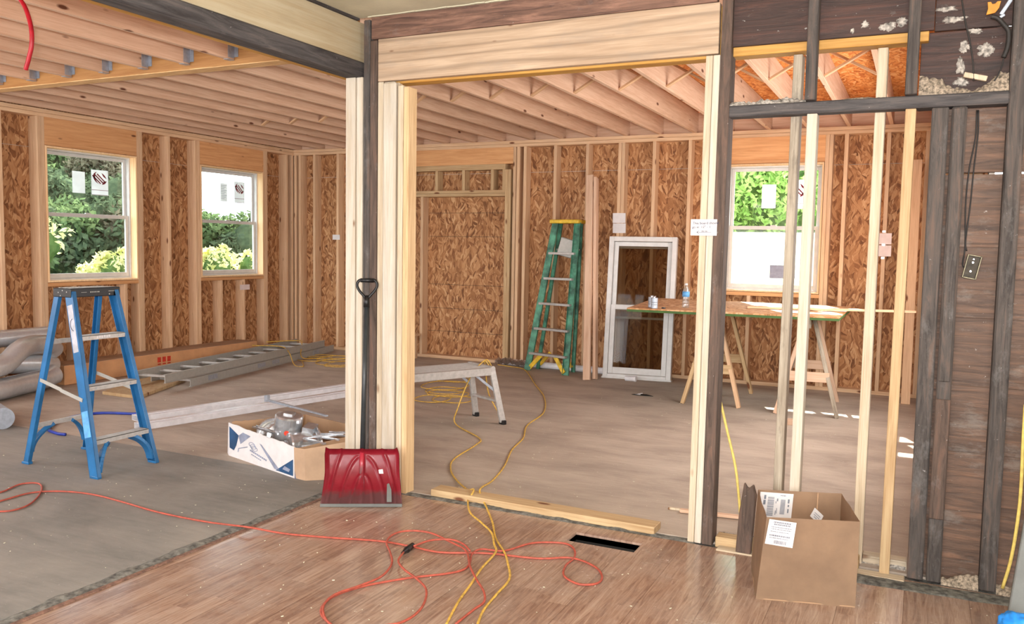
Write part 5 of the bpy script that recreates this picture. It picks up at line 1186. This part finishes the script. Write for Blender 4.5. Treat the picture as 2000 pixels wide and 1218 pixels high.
# ---- scraps on the floors
def scrap(px, py, w, l, h, rz, mat, label, cat='scrap', name='scrap'):
    c_ = fl(px, py); return T(MB().box((0, 0, h/2), (w, l, h)).build(name, mat, None, m=Matrix.Translation(c_) @ Matrix.Rotation(rz, 4, 'Z'), bevel=min(.003, h*.3)), label, cat)
scrap(1540, 828, .14, .09, .045, .1, 'joist', 'short orange wood block on the floor behind the whitish bare stud', 'wood block', 'wood_block')
scrap(1322, 996, .10, .02, .014, .1, 'pale', 'thin pale splinter left of the trimmer studs', 'splinter', 'wood_splinter')
T(board('wood_splinter', fl(1328, 1000)+V(0, 0, .012), fl(1468, 1016)+V(0, 0, .012), .035, .018, 'joist', None, (0, 0, 1)), 'pinkish lath on the floor behind the dark old post', 'lath')
m = MB(); c_ = fl(1250, 772)
m.prism([c_+V(-.07, .03, .002), c_+V(.01, .05, .02), c_+V(.03, .0, .004), c_+V(-.04, -.03, .015)], (0, 0, .002)); m.build('paper_scrap', 'paper', None)
T(bpy.data.objects['paper_scrap'], 'crumpled white scrap on the brown floor in front of the loose window', 'scrap')
m = MB(); m.prism([c_+V(-.09, .0, .003), c_+V(-.02, -.02, .004), c_+V(.06, -.02, .004), c_+V(.14, .0, .003), c_+V(.06, .03, .012), c_+V(-.03, .015, .012)], (0, 0, .003))
T(m.build('dark_scrap', 'hole', None), 'dark torn scrap under the white one on the brown floor', 'scrap')
T(bb('low_bench', (-6.25, 9.25, 0.30), (-5.95, 9.55, 0.33), 'stud_back', None, 'x'), 'short board ledge against the back wall just right of the corner posts', 'board')
bb_ = bpy.data.objects['low_bench']
for (x_, y_) in ((-6.2, 9.3), (-6.0, 9.3), (-6.2, 9.5), (-6.0, 9.5)): bb('leg', (x_-.02, y_-.02, 0), (x_+.02, y_+.02, .30), 'stud_back', bb_)
rs = random.Random(11)
m = MB()
for i in range(900):
    k = rs.random()
    if k < .45: p_ = V(rs.uniform(-6.8, -3.3), rs.uniform(2.2, 7.5), 0)
    elif k < .62: p_ = V(rs.uniform(-3.0, .4), rs.uniform(2.5, 4.1), 0)
    else: p_ = V(rs.uniform(-3.0, 0), rs.uniform(4.4, 8.5), 0)
    if HX0-.03 < p_.x < HX1+.03 and HY0-.03 < p_.y < HY1+.03: continue
    s_ = rs.uniform(.0012, .0042); m.box(p_+V(0, 0, s_*.3), (s_*rs.uniform(.8, 3), s_, s_*.6), Matrix.Rotation(rs.uniform(0, 3.1), 3, 'Z'))
tag(m.build('floor_grit', 'plaster', None, m=Matrix.Identity(4)), 'tiny white plaster crumbs scattered over all the floors', 'debris', kind='stuff')

# ================================================================== OUTSIDE
go = empty('ground', kind='structure')
MB().box2((-70, -40, -1.2), (-8.6, 90, -0.6)).box2((-8.6, 10.3, -1.2), (40, 90, -0.6)).build('lawn', 'ground', go)
def leafball(name, mats, R_, n, leaf, seed, squash=1.0, clumps=14, inner=None):
    """a crown of separate leaves gathered in clumps round an inner mass of branches"""
    r_ = random.Random(seed); m = MB()
    cl = []
    for _ in range(clumps):
        th = r_.uniform(0, 2*math.pi); ph = math.acos(r_.uniform(-0.6, 1)); rr = R_*r_.uniform(.45, .8)
        cl.append((V(rr*math.sin(ph)*math.cos(th), rr*math.sin(ph)*math.sin(th), rr*math.cos(ph)*squash), R_*r_.uniform(.28, .45)))
    for _ in range(n):
        c_, cr = r_.choice(cl); d_ = V(r_.gauss(0, 1), r_.gauss(0, 1), r_.gauss(0, 1)).normalized(); p_ = c_+d_*cr*r_.uniform(.6, 1.05)
        a = V(r_.gauss(0, 1), r_.gauss(0, 1), r_.gauss(0, 1)).normalized(); b_ = a.cross(d_)
        if b_.length < .1: continue
        b_.normalize(); l_ = leaf*r_.uniform(.6, 1.3)
        vs = [m.bm.verts.new(p_+q_) for q_ in (-a*l_, b_*l_*.45, a*l_, -b_*l_*.45)]; m.bm.faces.new(vs)
    o = m.build(name, mats, None, m=Matrix.Identity(4)); return o
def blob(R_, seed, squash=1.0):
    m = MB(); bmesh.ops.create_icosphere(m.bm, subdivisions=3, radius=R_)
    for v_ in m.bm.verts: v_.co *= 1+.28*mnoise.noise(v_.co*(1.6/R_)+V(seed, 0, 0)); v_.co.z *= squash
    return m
PROT = {}
def tree(kind, loc, R_, h, label, group=None, name='tree', leaf=.10, n=2600, trunk=True, squash=1.15, z0=-.6, inner='leaf_dark'):
    key = (kind, round(R_, 1), leaf, n, squash)
    t = empty(name, (loc[0], loc[1], z0), 0, label, 'tree' if name.endswith('tree') else 'bush', group)
    if key not in PROT:
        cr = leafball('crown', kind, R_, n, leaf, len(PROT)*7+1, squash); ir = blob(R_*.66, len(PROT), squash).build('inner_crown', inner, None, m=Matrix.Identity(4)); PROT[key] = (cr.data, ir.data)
        bpy.data.objects.remove(cr); bpy.data.objects.remove(ir)
    mm = Matrix.Translation((loc[0], loc[1], h)) @ Matrix.Rotation(len(C.objects)*.7, 4, 'Z')
    for nm, md in zip(('crown', 'inner_crown'), PROT[key]):
        o = bpy.data.objects.new(nm, md); C.objects.link(o); place(o, mm, t)
    if trunk: MB().cyl((loc[0], loc[1], z0), (loc[0], loc[1], h), .12+R_*.03, .08, n=8).build('trunk', 'old_post_brown', t)
# directions seen through each window
def along(px, py, dist): d_ = ray(px, py); k = dist/math.hypot(d_.x, d_.y); return O+d_*k
rt = random.Random(5)
kinds = ['leaf_dark', 'leaf_brown', 'leaf_mid']
hillg = 'trees of the wooded slope beyond the left windows'
# wooded slope seen through the first window (tall) and lower through the second
hs = empty('hill', kind='structure')
m = MB(); gx = []
for i in range(13):
    row = []
    for j in range(9):
        px = -180+i*58; dist = 17+j*4.0; q_ = along(px, 500, dist); full = 1.0 if px < 320 else max(.0, 1-(px-320)/60)
        row.append(m.bm.verts.new((q_.x, q_.y, -0.7 + j*(0.10+0.62*full))))
    gx.append(row)
for i in range(12):
    for j in range(8): m.bm.faces.new((gx[i][j], gx[i+1][j], gx[i+1][j+1], gx[i][j+1]))
m.build('slope', 'ground', hs, m=Matrix.Identity(4))
c = 0
for dist, pys in ((15, (545, 505)), (19, (470, 430)), (23, (400, 375)), (27, (345, 315))):
    for px in range(10, 330, 58):
        pxx = px+rt.uniform(-10, 10)+(dist % 2)*0
        if pxx > 285: continue
        q_ = along(pxx, pys[c % 2]+rt.uniform(-10, 10), dist); c += 1
        kd = kinds[rt.randrange(3)]
        lab = {'leaf_dark': 'dark green', 'leaf_brown': 'brownish', 'leaf_mid': 'mid green'}[kd]
        tree(kd, (q_.x, q_.y), 1.1, q_.z, f'{lab} leafy tree on the wooded slope outside the left windows', f'{lab} {hillg}', 'slope_tree', leaf=.075, n=6500, trunk=False, z0=-.6)
for px in range(385, 560, 34):
    q_ = along(px, 500+rt.uniform(-8, 8), 16+rt.uniform(0, 1)); kd = kinds[rt.randrange(2)*2]
    tree(kd, (q_.x, q_.y), 0.75, q_.z, 'dark green hedge tree outside the second window on the left', 'hedge trees outside the second window', 'hedge_tree', leaf=.07, n=4500, trunk=False, squash=1.0)
for (px, py, dist, R_, lb_) in ((60, 478, 11.9, .42, 'bright yellow-green bush lit by the sun at the left of the first window'), (225, 528, 12.4, .30, 'low sunlit yellow bush under the right half of the first window'), (165, 545, 12.2, .18, 'small sunlit yellow bush in the middle of the first window foot'),
                          (425, 515, 13.9, .34, 'sunlit yellow-green bush filling the foot of the second window'), (492, 525, 14.2, .26, 'small sunlit bush at the right of the second window foot')):
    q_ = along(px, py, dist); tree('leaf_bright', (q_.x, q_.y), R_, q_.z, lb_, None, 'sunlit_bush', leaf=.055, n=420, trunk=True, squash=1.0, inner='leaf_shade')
# leafy trees close outside the right-hand window
for (px, py, dist, R_, lb_) in ((1425, 350, 14.5, 1.25, 'bright green leafy tree outside the right window, at its left'), (1500, 420, 16.5, 1.25, 'bright green leafy tree in the middle of the right window'), (1580, 360, 14.5, 1.2, 'bright green leafy tree outside the right window, at its right'), (1500, 300, 18.5, 1.4, 'tall pale green tree behind the others outside the right window'),
                           (1455, 545, 15.2, .9, 'low green bush outside the foot of the right window, left one'), (1560, 560, 15.2, .9, 'low green bush outside the foot of the right window, right one')):
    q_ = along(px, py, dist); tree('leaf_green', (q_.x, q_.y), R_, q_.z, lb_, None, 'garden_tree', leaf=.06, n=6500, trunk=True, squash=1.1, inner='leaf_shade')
# unseen trees added upsun of the left windows to block the low sun
for k, (x_, y_) in enumerate(((-10.1, 9.2), (-10.2, 12.0), (-10.4, 14.8))):
    tree('leaf_mid', (x_, y_), 1.35, 4.7, ['nearest', 'middle', 'farthest'][k]+' tall shade tree outside the left wall near its far corner', None, 'sun_block_tree', leaf=.10, n=6500, trunk=True)
# plaster smears on the smoked boards
def smear(cx_, cz_, rx, rz, y, seed):
    n = 46; rr_ = []
    for i in range(n):
        t = 2*math.pi*i/n; k = 1+.45*mnoise.noise((math.cos(t)*1.6+seed, math.sin(t)*1.6, seed))+.35*mnoise.noise((math.cos(t)*5+seed, math.sin(t)*5, seed))
        rr_.append(V(cx_+rx*k*math.cos(t), y, cz_+rz*k*math.sin(t)))
    m = MB(); cvt = m.bm.verts.new((cx_, y-.006, cz_)); o_ = [m.bm.verts.new(p_) for p_ in rr_]; i_ = [m.bm.verts.new(V(cx_, y, cz_).lerp(p_, .8)+V(0, -.005-.003*mnoise.noise(p_*30), 0)) for p_ in rr_]
    for i in range(n):
        j = (i+1) % n; m.bm.faces.new((o_[i], o_[j], i_[j], i_[i])); m.bm.faces.new((i_[i], i_[j], cvt))
    m.build('plaster_smear', 'debris', wm)
for (px, py, rx, rz, y, sd) in ((1665, 60, .010, .012, 4.265, 1), (1690, 48, .018, .016, 4.265, 2), (1735, 52, .035, .020, 4.265, 3), (1762, 42, .022, .022, 4.265, 4), (1812, 40, .016, .028, 4.329, 5), (1862, 38, .045, .014, 4.329, 6), (1850, 18, .04, .012, 4.329, 7), (1885, 90, .020, .028, 4.329, 8), (1876, 130, .016, .04, 4.329, 9), (1925, 98, .030, .03, 4.329, 10), (1905, 60, .03, .012, 4.329, 11), (1878, 160, .03, .02, 4.329, 12)):
    q_ = onY(px, py, y); smear(q_.x, q_.z, rx, rz, y, sd*3.7)
